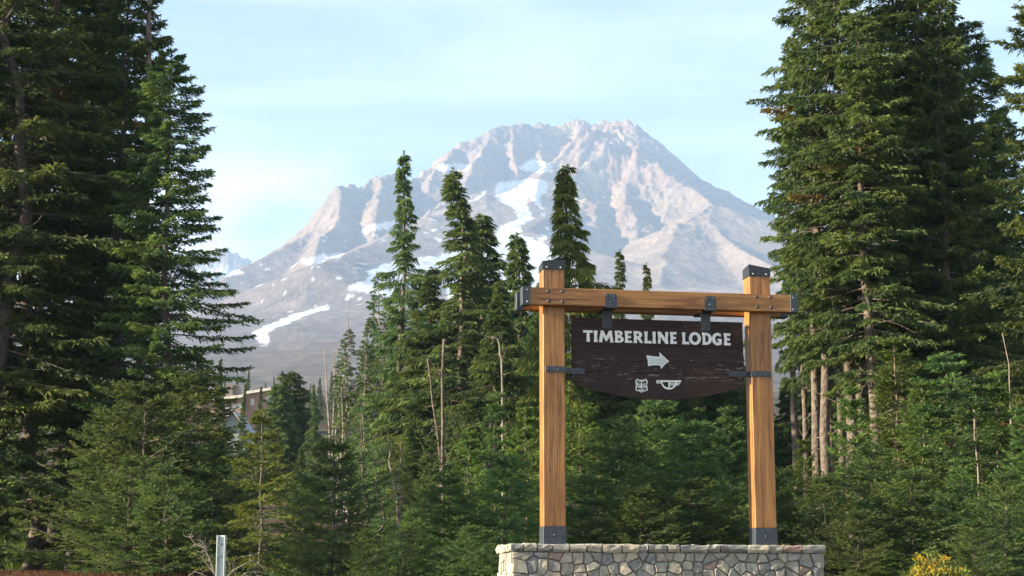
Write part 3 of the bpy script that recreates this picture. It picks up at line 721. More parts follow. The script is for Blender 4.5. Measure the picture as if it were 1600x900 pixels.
for a, b in zip(xx[:-1], xx[1:]):
    put_stone('cap_stone', *cap_slab(a, b, FY+0.25, FY+0.62))
    vs, fs = cap_slab(a, b, 0, FY+WT+0.05-(FY+0.63)); put_stone('cap_stone', [(p[0], FY+WT+0.05-p[1], p[2]) for p in vs], fs)

# ------------------------------------------------------------------ the timber sign
PW, PD, LS, PH = 0.28, 0.262, 2.74165, 3.26747
sign = empty('entrance_sign', (OX, OY, OZ), A)
tag(sign, 'timber post-and-beam sign with hanging brown board reading TIMBERLINE LODGE and an arrow', 'sign')
BT = 0.14                                           # beam thickness
hb0 = sh(857, 476.3, -BT)[1]; hb1 = sh(835, 448.6, -BT)[1]   # beam underside, top
b_s0 = sh(815.7, 462, -BT)[0]; b_s1 = sh(1246.8, 473, -BT)[0]
for k, ps in enumerate((0.0, LS)):
    post = MB().box(ps, ps+PW, 0, PD, 0.0, PH, 0.006).build('post', M['wood_v'], sign)
    MB().box(ps-0.005, ps+PW+0.005, -0.005, PD+0.005, capz+0.0, 0.0, 0.003).build('base_shoe', M['iron'], post)
    mb = MB(); mb.bolt(ps+PW*0.5, -0.005, (capz+0.0)*0.46, 0.018, 0.014); mb.build('bolt', M['bolt'], post, True)
    # iron cap with a top that slopes away from the opening
    e0, e1 = (0.10, 0.128) if k == 0 else (0.148, 0.100)
    x0, x1, y0, y1 = ps-0.006, ps+PW+0.006, -0.006, PD+0.006
    mb = MB(); z0 = PH-0.012
    mb.add([(x0, y0, z0), (x1, y0, z0), (x1, y1, z0), (x0, y1, z0), (x0, y0, PH+e0), (x1, y0, PH+e1), (x1, y1, PH+e1-0.03), (x0, y1, PH+e0-0.03)],
           [(3, 2, 1, 0), (4, 5, 6, 7), (0, 1, 5, 4), (1, 2, 6, 5), (2, 3, 7, 6), (3, 0, 4, 7)])
    mb.build('post_cap', M['cap_and_shaded_iron'], post)
    for q in (0.05, PW-0.05):
        mb = MB(); mb.bolt(ps+q, -0.006, PH+0.022, 0.011, 0.006); mb.build('screw', M['screw'], post, True)
def beam(d0, d1, sx0, sx1, front):
    b = MB().box(sx0+0.012, sx1-0.012, d0, d1, hb0, hb1, 0.005).build('beam', M['wood_h'], sign)
    for x0, x1 in ((sx0, sx0+0.105), (sx1-0.105, sx1)):
        MB().box(x0, x1, d0-0.006, d1+0.006, hb0-0.006, hb1+0.006, 0.003).build('end_cap', M['iron'], b)
        if front:
            for hz in (hb0+0.035, hb1-0.035):
                q = x0+0.065 if x0 == sx0 else x1-0.07
                MB().bolt(q, d0-0.006, hz, 0.009, 0.005).build('screw', M['screw'], b, True)
    return b
fb = beam(-BT, -0.002, b_s0, b_s1, True)
beam(PD+0.002, PD+BT, b_s0, b_s1, False)
for u, v in ((856.5, 455), (878.7, 455.3), (857.2, 470.6), (879, 471.4), (1182, 463.6), (1204, 464.4), (1183, 479.6), (1205, 480.5)):
    s_, h_ = sh(u, v, -BT); MB().bolt(s_, -BT, h_, 0.023, 0.018).build('bolt', M['bolt'], fb, True)
# hanging board
BD0, BD1 = 0.095, 0.150
def bs(u, v): return sh(u, v, BD0)
bl, bt0 = bs(892.5, 497); br, bt1 = bs(1160, 503); bt_ = (bt0+bt1)/2
_, bcl = bs(892.5, 597); _, bcr = bs(1160, 604); bc = (bcl+bcr)/2; _, bm_ = bs(1024, 624.5)
def arch(s):
    t = (s-(bl+br)/2)/((br-bl)/2); return bm_+(bc-bm_)*abs(t)**2.0
g1 = bs(1026, 541)[1]; g2 = bs(1026, 583.5)[1]
ga = bs(1026, 510)[1]; gb = bs(1026, 566)[1]
BOARD_FLAKES = (bm_, bt_)
M['board'] = board_material()
board = MB().prism([(bl+0.012, bt_-0.01)]+[(s, arch(s)+0.012) for s in np.linspace(bl+0.012, br-0.012, 25)]+[(br-0.012, bt_-0.01)], BD0+0.012, BD1).build('board', M['board'], sign)
def plank(hi, lo, proud):
    ss = np.linspace(bl, br, 33)
    bot = [(s, max(arch(s), lo)) for s in ss]
    pl = [p for p in bot if p[1] < hi-0.001]
    if not pl: return
    # a plank whose lower edge follows the arch where the arch cuts it
    poly = [(pl[0][0], hi)]+pl+[(pl[-1][0], hi)]
    MB().prism(poly, BD0-proud, BD0+0.0115).build('plank', M['board'], board)
for hi, lo, pr in ((bt_, ga+.002, 0.0), (ga-.002, g1+.0045, 0.001), (g1-.0045, gb+.0015, 0.0015), (gb-.0015, g2+.0045, 0.0005), (g2-.0045, bm_-1, 0.0)): plank(hi, lo, pr)

# letters drawn as flared bold strokes; unit box per letter, y up
def arcp(cx, cy, rx, ry, a0, a1, n=14): return [(cx+rx*math.cos(R(a0+(a1-a0)*i/n)), cy+ry*math.sin(R(a0+(a1-a0)*i/n))) for i in range(n+1)]
GLYPH = {
 'T': [[(0.33, 0), (0.71, 0), (0.67, 0.45), (0.66, 0.80), (1.0, 0.78), (0.99, 1.0), (0.0, 1.0), (0.02, 0.77), (0.37, 0.80), (0.36, 0.45)]],
 'I': [[(0, 0), (1, 0), (0.88, 0.5), (1, 1), (0, 1), (0.12, 0.5)]],
 'M': [[(0, 0), (0.235, 0), (0.27, 0.52), (0.50, 0.06), (0.53, 0.06), (0.74, 0.52), (0.77, 0), (1.0, 0), (0.93, 0.5), (0.88, 1.0), (0.70, 1.0), (0.50, 0.50), (0.31, 1.0), (0.14, 1.0), (0.07, 0.5)]],
 'B': [[(0, 0), (0.5, 0)]+arcp(0.56, 0.28, 0.44, 0.28, -80, 80)+arcp(0.50, 0.77, 0.37, 0.23, -60, 90)+[(0, 1.0), (0.06, 0.5)], arcp(0.47, 0.28, 0.17, 0.115, -90, 90, 8)+[(0.36, 0.395), (0.36, 0.165)], arcp(0.44, 0.745, 0.13, 0.09, -90, 90, 8)+[(0.35, 0.835), (0.35, 0.655)]],
 'E': [[(0, 0), (1.0, 0), (0.97, 0.21), (0.46, 0.19), (0.45, 0.41), (0.86, 0.40), (0.86, 0.60), (0.45, 0.59), (0.45, 0.80), (0.96, 0.78), (0.97, 1.0), (0, 1.0), (0.08, 0.5)]],
 'R': [[(0, 0), (0.36, 0), (0.33, 0.36), (0.40, 0.36), (0.68, 0), (1.0, 0.03), (0.70, 0.42)]+arcp(0.46, 0.71, 0.42, 0.29, -45, 90)+[(0, 1.0), (0.06, 0.5)], arcp(0.42, 0.695, 0.15, 0.11, -90, 90, 8)+[(0.33, 0.805), (0.33, 0.585)]],
 'L': [[(0, 0), (1.0, 0), (0.97, 0.23), (0.44, 0.20), (0.42, 0.55), (0.48, 1.0), (0, 1.0), (0.08, 0.5)]],
 'N': [[(0, 0), (0.25, 0), (0.28, 0.55), (0.72, -0.02), (1.0, -0.02), (0.94, 0.5), (1.0, 1.0), (0.74, 1.0), (0.71, 0.47), (0.28, 1.0), (0.0, 1.0), (0.06, 0.5)]],
 'O': [arcp(0.5, 0.5, 0.5, 0.52, 0, 348, 30), arcp(0.5, 0.5, 0.24, 0.30, 0, 345, 22)],
 'D': [[(0, 0)]+arcp(0.42, 0.5, 0.58, 0.5, -90, 90, 18)+[(0, 1.0), (0.06, 0.5)], arcp(0.40, 0.5, 0.27, 0.28, -90, 90, 12)+[(0.31, 0.78), (0.31, 0.22)]],
 'G': [arcp(0.56, 0.5, 0.56, 0.52, 50, 290, 20)+[(0.98, 0.07), (0.98, 0.52), (0.56, 0.52), (0.56, 0.36), (0.68, 0.36), (0.68, 0.24)]+arcp(0.58, 0.5, 0.27, 0.28, 285, 62, 14)+[(0.90, 0.70)]],
}
def filled(name, loops, d, depth, mat_, parent, bev=0.0):
    cu = bpy.data.curves.new(name, 'CURVE'); cu.dimensions = '2D'; cu.fill_mode = 'BOTH'; cu.extrude = depth/2; cu.bevel_depth = bev; cu.bevel_resolution = 0
    cu.offset = -bev
    for lp in loops:
        sp = cu.splines.new('POLY'); sp.points.add(len(lp)-1); sp.use_cyclic_u = True
        for i, (x, y) in enumerate(lp): sp.points[i].co = (x, y, 0, 1)
    tmp = bpy.data.objects.new(name, cu); me = bpy.data.meshes.new_from_object(tmp)
    bpy.data.objects.remove(tmp); me.transform(Matrix.Rotation(math.pi/2, 4, 'X')); me.transform(Matrix.Translation((0, d, 0))); me.name = name
    return link(name, me, mat_, parent)
LET = [('T', 165, 245, 140, 236), ('I', 254, 285, 142, 238), ('M', 295, 418, 142, 241), ('B', 428, 503, 144, 243), ('E', 511, 571, 146, 245), ('R', 584, 666, 148, 247), ('L', 674, 734, 150, 249),
       ('I', 742, 771, 152, 250), ('N', 786, 874, 153, 251), ('E', 889, 945, 155, 253), ('L', 989, 1048, 158, 257), ('O', 1046, 1146, 158, 260), ('D', 1158, 1237, 162, 262), ('G', 1238, 1320, 163, 264), ('E', 1336, 1394, 166, 266)]
for ch, x0, x1, y0, y1 in LET:
    um = (x0+x1)/2/5.3333+880
    sx0 = bs(x0/5.3333+880, 527)[0]; sx1 = bs(x1/5.3333+880, 527)[0]; h1_ = bs(um, y0/5.3333+490)[1]; h0_ = bs(um, y1/5.3333+490)[1]
    loops = [[(sx0+(sx1-sx0)*x, h0_+(h1_-h0_)*y) for x, y in lp] for lp in GLYPH[ch]]
    filled('letter', loops, BD0-0.006, 0.012, M['letter'], board, 0.003)
def px(pts, k=11.25, ox=975, oy=540): return [bs(x/k+ox, y/k+oy) for x, y in pts]
filled('arrow', [px([(388, 170), (500, 190), (626, 200), (618, 118), (660, 160), (790, 282), (720, 330), (650, 412), (632, 350), (540, 345), (480, 350), (422, 366), (415, 260)])], BD0-0.006, 0.012, M['letter'], board, 0.002)
filled('arrow_face', [px([(412, 195), (500, 212), (644, 222), (642, 165), (762, 284), (700, 325), (658, 370), (648, 332), (540, 325), (480, 328), (438, 338), (432, 260)])], BD0-0.0125, 0.004, M['arrow'], board)
# shield badge
sh_out = [(222, 582), (250, 590), (270, 602), (340, 602), (365, 590), (390, 582), (398, 608), (418, 632), (408, 668), (402, 700), (412, 740), (412, 790), (380, 800), (340, 806), (308, 828), (275, 806), (235, 800), (204, 790), (200, 740), (212, 700), (208, 668), (195, 632), (214, 608)]
cxs, cys = 307, 700
sh_in = [(cxs+(x-cxs)*0.83, cys+(y-cys)*0.86) for x, y in sh_out]
filled('badge', [px(sh_out), px(sh_in)], BD0-0.004, 0.008, M['letter'], board)
filled('badge', [px([(306, 632), (322, 680), (316, 682), (334, 715), (322, 716), (338, 742), (313, 742), (314, 762), (300, 762), (301, 742), (274, 742), (290, 716), (280, 715), (296, 682), (290, 680)])], BD0-0.004, 0.008, M['letter'], board)
filled('badge', [px([(232, 650), (252, 650), (252, 722), (262, 730), (270, 722), (270, 668), (284, 668), (284, 728), (272, 746), (250, 746), (238, 732)])], BD0-0.004, 0.008, M['letter'], board)
filled('badge', [px([(376, 664), (372, 682), (350, 680), (352, 694), (380, 706), (382, 732), (368, 746), (340, 744), (334, 728), (360, 730), (366, 718), (340, 706), (336, 684), (346, 668), (362, 662)])], BD0-0.004, 0.008, M['letter'], board)
filled('badge', [px([(245, 618), (370, 618), (360, 632), (255, 632)])], BD0-0.004, 0.008, M['letter'], board)
filled('badge', [px([(250, 772), (365, 772), (345, 784), (308, 792), (270, 784)])], BD0-0.004, 0.008, M['letter'], board)
# winged emblem
for lp in ([(568, 612), (1000, 612), (1000, 640), (650, 640), (650, 664), (570, 664)], [(790, 652), (990, 652), (978, 670), (790, 670)], [(790, 682), (972, 682), (960, 700), (790, 700)], [(778, 640), (802, 640), (802, 772), (778, 772)]):
    filled('emblem', [px(lp)] if lp[0] != (568, 612) else [px(lp), px([(592, 630), (632, 630), (632, 648), (592, 648)])], BD0-0.004, 0.008, M['letter'], board)
o_ = [(790+142*math.cos(R(a)), 636+136*math.sin(R(a))) for a in np.linspace(0, 180, 20)]; i_ = [(790+115*math.cos(R(a)), 636+108*math.sin(R(a))) for a in np.linspace(180, 0, 20)]
filled('emblem', [px(o_+i_)], BD0-0.0042, 0.0078, M['letter'], board)
# iron hangers: plate on the beam, bar underneath, plate down onto the board
for u0, u1, vt_, ub0, ub1, vb in ((945.5, 964, 458.5, 941, 957.5, 513.5), (1101, 1118.5, 462.5, 1097, 1114, 518)):
    a0, h_ = sh(u0, vt_, -BT-0.008); a1, _ = sh(u1, vt_, -BT-0.008)
    hg = MB().prism([(a0, hb0-0.006), (a1, hb0-0.006), (a1, h_-0.03), (a1-0.025, h_), (a0+0.025, h_), (a0, h_-0.03)], -BT-0.009, -BT-0.001).build('hanger_strap', M['iron'], sign)
    MB().box(a0, a1, -BT-0.009, PD+BT+0.012, hb0-0.013, hb0-0.0055).build('strap_bar', M['cap_and_shaded_iron'], hg)  # bar and plate below darkened: the beam's shade is put into the colour
    _, hbot = sh((ub0+ub1)/2, vb, BD0-0.01)
    MB().box(a0+0.01, a1-0.01, BD0-0.014, BD0-0.004, hbot, hb0-0.014).build('strap_plate', M['cap_and_shaded_iron'], hg)
    for q, hh in ((0.24, 0.80), (0.76, 0.80), (0.5, 0.36)):
        MB().bolt(a0+(a1-a0)*q, -BT-0.009, hb0+(h_-hb0)*hh, 0.014, 0.011).build('bolt', M['bolt'], hg, True)
    for q, hh in ((0.28, 0.03), (0.72, 0.03), (0.5, 0.10)):
        MB().bolt(a0+(a1-a0)*q, BD0-0.014, hbot+hh, 0.012, 0.009).build('bolt', M['bolt'], hg, True)
# side brackets joining board and posts
def br_(u0, u1, v0, v1, d0, d1, bolts, shift):
    a0, h1_ = sh(u0, v0, d0); a1, h0_ = sh(u1, v1, d0); hm = (h0_+h1_)/2
    o = MB().box(a0, a1, d0, d1, hm-0.038, hm+0.038, 0.004).build('side_bracket', M['iron'], sign)
    for q in bolts: MB().bolt(a0+(a1-a0)*q, d0, hm, 0.013, 0.010).build('bolt', M['bolt'], o, True)
    return o, a0, a1, hm
o1, a0, a1, hm = br_(852.2, 884, 572.6, 581, -0.010, -0.001, (0.15, 0.65), 0)
o2, c0, c1, hm2 = br_(889.5, 914, 575.5, 584, BD0-0.012, BD0-0.002, (0.45, 0.8), 0)
MB().box(PW+0.001, PW+0.012, -0.009, BD0-0.003, hm-0.037, hm+0.037).build('bracket_leg', M['iron'], o1)
MB().box(PW+0.001, c0+0.004, BD0-0.0115, BD0-0.0025, hm-0.037, hm+0.037).build('bracket_leg', M['iron'], o1)
o3, a0, a1, hm = br_(1173.8, 1204.6, 579.5, 588.5, -0.010, -0.001, (0.2, 0.75), 0)
o4, c0, c1, hm2 = br_(1139, 1164.5, 579.8, 588.8, BD0-0.012, BD0-0.002, (0.2, 0.5), 0)
MB().box(LS-0.012, LS-0.001, -0.009, BD0-0.003, hm-0.037, hm+0.037).build('bracket_leg', M['iron'], o3)
MB().box(c1-0.004, LS-0.001, BD0-0.0115, BD0-0.0025, hm-0.037, hm+0.037).build('bracket_leg', M['iron'], o3)

# ------------------------------------------------------------------ trees
G_FILL = 'young firs crowding the forest edge'
# big old conifers on the left
LG = 'tall old conifers on the left'
tree('old_conifer', -75, -360, 41, ('dense', 3), 1.0, 'dark old conifer cut by the left border of the picture, above the grass gap', LG, 1.0, bark='bark_dark')
tree('old_conifer', 22, -300, 40, ('ragged', 1), 1.0, 'tall ragged conifer with a dark bare lower trunk nearest the left border', LG, 2.2, bark='bark_dark')
tree('old_conifer', 58, -240, 46, ('ragged', 2), 0.8, 'tall conifer with thick dark trunk showing through gaps left of the paired trunks', LG, 0.4, bark='bark_dark')
tree('old_conifer', 104, -270, 43, ('ragged', 1), 0.95, 'tall conifer whose brown trunk shows low down above the red soil', LG, 4.1, bark='bark')
tree('old_conifer', 160, -160, 44, ('ragged', 1), 0.85, 'full dark conifer in the middle of the left group, cut by the top edge', LG, 3.3, bark='bark_dark')
tree('old_conifer', 205, -60, 42, ('dense', 3), 0.85, 'dark conifer just left of the bare topped grey trunk', LG, 5.0, bark='bark_dark')
tree('old_conifer', 268, 82, 40, ('dense', 1), 0.95, 'conifer with thin pointed top and wide drooping boughs on the left group right edge', LG, 0.9, bark='bark_dark')
tree('old_conifer', 130, -40, 52, ('dense', 1), 1.0, 'dark conifer half hidden behind the left group of trunks', LG, 2.0, bark='bark_dark')
# low boughs and young firs in front of them
YG = 'young firs under the old conifers on the left'
for u, v, Y, k, ws, r_, lb in ((178, 640, 37, ('bushy', 1), 1.25, 1.1, 'dark young fir right of the gap with bright grass, under the brown trunk'),
        (225, 600, 36, ('bushy', 2), 1.2, 2.4, 'dark young fir behind the middle of the low left thicket, below the bare topped snag'),
        (300, 590, 37.5, ('bushy', 1), 1.2, 4.0, 'dark young fir whose boughs hide the left end of the grey gabled building'),
        (205, 715, 34, ('bushy', 2), 1.2, 5.2, 'low blue green fir at the front of the left thicket above the red soil'),
        (262, 730, 33.5, ('bushy', 1), 1.4, 0.3, 'wide low fir at the front of the left thicket, left of the bare branches'),
        (330, 700, 36, ('bushy', 2), 1.2, 3.1, 'dark young fir directly behind the bare branches beside the metal post'),
        (-45, 640, 38, ('bushy', 1), 0.9, 2.0, 'dark young fir cut by the left border under the tall conifers')):
    tree('young_conifer', u, v, Y, k, ws, lb, YG, r_, cat='young conifer')

# middle distance
MG = 'conifers in the middle distance'
tree('spire_conifer', 632, 240, 74, ('spire', 1), 0.92, 'tall thin spire conifer with bare leader tip, leftmost of the three tall middle trees', MG, 0.6, bark='bark')
tree('spire_conifer', 708, 266, 70, ('spire', 2), 1.5, 'conifer with drooping pointed top between the thin spire and the broken-topped dark tree', MG, 2.6, bark='bark')
tree('conifer', 752, 338, 73, ('droopy', 1), 1.6, 'dark conifer with short curled top just right of the drooping pointed one', MG, 1.2)
tree('conifer', 676, 420, 71, ('droopy', 3), 1.4, 'lower conifer filling between the spire and the pointed conifer', MG, 3.0)
tree('conifer', 808, 366, 66, ('droopy', 2), 1.2, 'small pointed conifer rising just left of the left sign post', MG, 4.4)
tree('conifer', 783, 440, 62, ('droopy', 1), 1.25, 'broad dark conifer beneath the small pointed tops left of the sign', MG, 5.4)
tree('conifer', 845, 440, 64, ('droopy', 2), 0.8, 'dark conifer hidden largely by the left sign post', MG, 0.2)
tree('weeping_conifer', 885, 262, 56, ('weep', 1), 1.2, 'sunlit weeping conifer rising behind the left post top with combed drooping boughs', MG, 0.0, fol='needles_yellow')  # paler needles paint sunlight onto the side turned from the sun
tree('conifer', 968, 393, 78, ('spire', 1), 0.85, 'small narrow conifer top showing over the beam right of the weeping conifer', MG, 3.6)
tree('conifer', 1010, 413, 80, ('spire', 2), 0.75, 'tiniest pointed conifer top showing over the middle of the beam', MG, 4.9)
tree('conifer', 930, 470, 58, ('droopy', 1), 1.4, 'conifer behind the board, its boughs below the weeping conifer', MG, 2.5)
tree('conifer', 1000, 505, 60, ('droopy', 2), 1.6, 'dark conifer directly behind the brown board', MG, 3.9)
tree('conifer', 1090, 505, 60, ('droopy', 3), 1.6, 'dark conifer behind the right half of the board', MG, 5.9)
tree('conifer', 1150, 535, 58, ('droopy', 1), 1.2, 'conifer behind the right sign post, below the beam', MG, 0.9)
tree('conifer', 455, 582, 118, ('round', 1), 1.0, 'broad rounded conifer with several tops standing right of the lodge roofline', MG, 1.4)
tree('conifer', 436, 600, 116, ('round', 2), 0.8, 'rounded conifer shoulder on the left of the broad rounded tree', MG, 2.8)
tree('conifer', 490, 600, 112, ('droopy', 2), 0.55, 'slender dark conifer touching the right side of the broad rounded tree', MG, 3.3)
tree('conifer', 408, 604, 105, ('spire', 1), 0.6, 'thin dark conifer standing in front of the lodge wall', MG, 5.1)
tree('conifer', 384, 600, 98, ('spire', 2), 0.62, 'dark spiky conifer between the gabled cabin and the pale sapling', MG, 0.5)
tree('conifer', 345, 560, 105, ('spire', 2), 0.7, 'grey green conifer left of the grey gabled cabin', MG, 1.9)
for i, (u, v) in enumerate(((955, 535), (1045, 530), (1125, 545))):
    tree('conifer', u, v, 50+i, ('round', 1+i % 2), 0.9, ('conifer filling the space under the left half of the board', 'conifer filling the space under the middle of the board', 'conifer filling the space under the right half of the board')[i], MG, i*2.0)
SG = 'slim pale-trunked conifers left of the spire'
for i, (u, v, Y, k, ws, r_, lb) in enumerate(((530, 565, 82, ('slim', 1), 1.0, 0.3, 'slim half-bare conifer at the left end of the row beside the snags'),
    (547, 516, 84, ('slim', 2), 1.1, 1.2, 'slim conifer with small pointed top, second tall one from the snags'),
    (563, 548, 82, ('slim', 1), 1.0, 2.5, 'slim pale stem conifer tucked between two taller thin ones'),
    (578, 498, 80, ('slim', 3), 1.0, 3.9, 'slim conifer with long bare pale trunk and tufted boughs'),
    (590, 428, 82, ('slim', 2), 0.95, 4.6, 'tallest of the slim conifers left of the spire'),
    (606, 468, 80, ('slim', 3), 1.0, 5.5, 'slim conifer closest to the spire tree on its left'),
    (538, 532, 80, ('slim', 3), 0.9, 2.2, 'slim conifer standing between the first two of the row'),
    (571, 536, 79, ('slim', 2), 0.9, 5.0, 'slim low conifer in front of the middle of the row of thin trees'),
    (585, 470, 84, ('slim', 1), 0.9, 0.1, 'slim conifer directly left of the tallest thin one'),
    (599, 500, 79, ('slim', 1), 0.9, 3.0, 'slim conifer directly right of the tallest thin one'),
    (615, 520, 79, ('slim', 2), 0.9, 4.0, 'short slim conifer at the foot of the spire on its left'),
    (655, 500, 76, ('slim', 1), 1.2, 0.9, 'slim conifer in the gap right of the spire trunk'))):
    tree('slim_conifer', u, v, Y, k, ws, lb, SG, r_, bark='deadwood')
FT = 'small trees beyond the lodge'
for i, u in enumerate((322, 338, 352, 371, 389, 402, 415, 428, 441, 470, 486, 500, 518, 536, 560)):
    Y = 270+(i*47) % 60; tree('far_conifer', u, 575+(i*29) % 38, Y, (('spire', 1), ('spire', 2), ('droopy', 2))[i % 3], 0.8, 'small far conifer rising beyond the lodge roofs at the foot of the mountain', FT, i*1.3)
# shaded wood behind everything, one mass of separate trees
FG = 'dark trees of the wood behind'
k_ = 0
for u in list(range(-60, 340, 42))+list(range(470, 1200, 34))+list(range(1215, 1700, 40)):
    Y = 58+((k_*37) % 23)+(30 if u < 620 and u > 460 else 0); v = 640+((k_*53) % 70)+(20 if 380 < u < 620 else 0); k_ += 1
    tree('wood_conifer', u, v, Y, ('droopy', 1+k_ % 3), 1.35, 'dark conifer of the wood standing in shade behind the edge trees', FG, k_*1.7 % 6.28, bark='bark_dark')

for i, (u, v, Y) in enumerate(((1228, 590, 60), (1262, 520, 56), (1300, 500, 58), (1342, 470, 55), (1385, 440, 57), (1430, 430, 54), (1480, 420, 56), (1545, 450, 55), (1610, 480, 54))):
    tree('wood_conifer', u, v, Y, ('droopy', 1+i % 3), 1.25, 'dark conifer of the wood standing in shade behind the edge trees', FG, i*2.1 % 6.28, bark='bark_dark')
# the same wood goes on to the left of the frame and shades the foot of the forest edge
for i, (x, Y, H_, k) in enumerate(((-13.5, 23.4, 8.2, ('dense', 1)), (-17.5, 24.6, 9.5, ('dense', 2)), (-21.5, 22.6, 10.5, ('dense', 3)))):
    tree('edge_conifer', 0, 0, Y, k, 1.25, 'tall conifer of the forest edge just beyond the left side of the view', 'conifers of the forest edge beyond the left border', i*1.9, x=x, H=H_)
# right-hand stand
RG = 'tall conifers on the right'
tree('column_conifer', 1262, -60, 40, ('column', 1), 0.85, 'tall narrow conifer with pale bare trunk on the left edge of the right stand', RG, 0.5)
tree('column_conifer', 1240, 60, 42, ('column', 3), 0.5, 'thin leaning conifer, outermost on the left edge of the right stand', RG, 2.6)
tree('column_conifer', 1300, -70, 39, ('column', 2), 0.9, 'tall narrow conifer just inside the left edge of the right stand', RG, 1.8)
tree('column_conifer', 1343, 28, 38, ('column', 3), 1.05, 'narrow conifer with curled top below the frame edge, right stand', RG, 3.0)
tree('column_conifer', 1392, -90, 41, ('column', 1), 1.1, 'tall conifer with dark trunk poking above its boughs in the middle of the right stand', RG, 4.4)
tree('column_conifer', 1436, -60, 40, ('column', 2), 1.0, 'tall full conifer with dark trunk at the top edge, right of the stand middle', RG, 5.6)
tree('old_conifer', 1470, 0, 39, ('dense', 2), 0.78, 'broad conifer with layered boughs in the right stand', RG, 0.1)
tree('old_conifer', 1512, 38, 40, ('dense', 3), 0.95, 'conifer with small bare pointed top near the gap of sky on the right', RG, 2.2)
tree('old_conifer', 1560, 180, 41, ('dense', 1), 0.7, 'shorter conifer below the gap of sky on the right', RG, 3.8)
tree('old_conifer', 1640, -170, 35, ('dense', 2), 0.72, 'dark conifer cut by the right border of the picture', RG, 5.2, bark='bark_dark')
tree('old_conifer', 1385, 120, 46, ('dense', 3), 0.95, 'conifer filling behind the right stand', RG, 1.3)
tree('old_conifer', 1450, 160, 47, ('dense', 1), 0.8, 'dark conifer filling low behind the right stand', RG, 4.8)
tree('old_conifer', 1540, 260, 46, ('dense', 2), 0.8, 'dark lower conifer behind the right edge of the right stand', RG, 0.7)
# bare trunks seen under the right stand
BG = 'bare trunks under the right stand'
def trunk_thing(name, pts, r0, r1, Y, mk, label, group, twigs=6, seed=0, cat='tree trunk', drop=True):
    rg = np.random.default_rng(seed); P = [Vector(at(u, v, Y)) for u, v in pts]
    if drop: g = Vector((P[-1].x, Y, gz(P[-1].x, Y)-0.1)); P = P+[g] if P[-1].z > g.z+0.1 else P
    n = len(P); mb = MB()
    Q = []
    for i in range(n-1):
        for k in range(3): Q.append(P[i].lerp(P[i+1], k/3)+Vector((rg.normal(), rg.normal(), 0))*0.012)
    Q.append(P[-1]); rad = [r0+(r1-r0)*i/(len(Q)-1) for i in range(len(Q))]
    base = Q[-1].copy(); mb.tube([q-base for q in Q], rad, 8)
    for k in range(twigs):
        i = rg.integers(0, max(1, int(len(Q)*0.85))); p = Q[i]-base; a = rg.random()*6.283; L_ = (0.15+0.75*rg.random())*(Y/60)
        d = Vector((math.cos(a), math.sin(a), rg.normal()*0.35)).normalized(); seg = [p]
        for m in range(4): d = (d+Vector(rg.normal(size=3)*0.25)+Vector((0, 0, 0.05))).normalized(); seg.append(seg[-1]+d*L_/4)
        rr = rad[i]*0.35; mb.tube(seg, [rr, rr*.8, rr*.6, rr*.4, rr*.2], 4, cap=False)
    o = mb.build(name, M[mk], None, True); o.location = base; tag(o, label, cat, group); return o
trunk_thing('bare_trunk', [(1268, 150), (1272, 380), (1273, 520), (1276, 705)], 0.06, 0.13, 41.0, 'bark', 'thick grey brown bare trunk, stoutest just right of the right sign post', BG, 7, 1)
trunk_thing('bare_trunk', [(1230, 300), (1238, 560), (1240, 640), (1244, 705)], 0.05, 0.12, 42.8, 'bark', 'short visible grey trunk nearest the right sign post', BG, 4, 2)
trunk_thing('bare_trunk', [(1283, 300), (1287, 480), (1291, 560), (1297, 660)], 0.04, 0.075, 41.5, 'bark', 'thin brown trunk directly right of the stout bare trunk', BG, 5, 3)
trunk_thing('bare_trunk', [(1305, 250), (1308, 420), (1311, 520), (1314, 640)], 0.05, 0.10, 42, 'bark', 'sunlit brown trunk, third from the right sign post', BG, 7, 4)
trunk_thing('bare_trunk', [(1338, 200), (1340, 330), (1343, 480), (1345, 630)], 0.08, 0.14, 41.5, 'bark', 'broad pale brown trunk left of the centre of the right stand', BG, 8, 5)
trunk_thing('bare_trunk', [(1390, 250), (1394, 480), (1398, 600)], 0.06, 0.12, 43, 'bark', 'short length of brown trunk in the gap at the centre of the right stand', BG, 4, 6)
trunk_thing('dead_sapling', [(1566, 520), (1577, 570), (1578, 640)], 0.006, 0.018, 34, 'deadwood', 'thin white dead stem near the right border', BG, 8, 7)
trunk_thing('dead_sapling', [(1523, 640), (1526, 700), (1529, 775)], 0.009, 0.02, 29.6, 'deadwood', 'pale thin stem among the young firs at the lower right', BG, 3, 8)
# snags
NG = 'bare dead trees in the middle distance'
trunk_thing('snag', [(234, -40), (232, 60), (231, 180), (228, 300), (226, 420)], 0.055, 0.12, 41.5, 'bark', 'tall grey bare trunk sticking up out of the left group against the sky', NG, 34, 11, 'dead tree')
trunk_thing('snag', [(507, 546), (511, 620), (516, 690)], 0.025, 0.07, 90, 'deadwood', 'bleached leaning snag with short stubs right of the rounded conifer', NG, 26, 12, 'dead tree')
trunk_thing('snag', [(522, 554), (523, 600), (520, 680)], 0.03, 0.06, 92, 'deadwood', 'broken-off pale snag beside the leaning one', NG, 14, 13, 'dead tree')
trunk_thing('snag', [(543, 470), (547, 560), (545, 650), (540, 690)], 0.02, 0.06, 88, 'deadwood', 'long thin pale snag left of the slim conifers', NG, 22, 14, 'dead tree')
trunk_thing('snag', [(603, 545), (597, 600), (590, 660), (588, 700)], 0.04, 0.10, 84, 'bark', 'thick crooked snag left of the spire trunk', NG, 18, 15, 'dead tree')
trunk_thing('snag', [(668, 560), (674, 610), (684, 680), (690, 740)], 0.03, 0.055, 60, 'bark', 'curved grey trunk leaning towards the straight pale one', NG, 16, 16, 'dead tree')
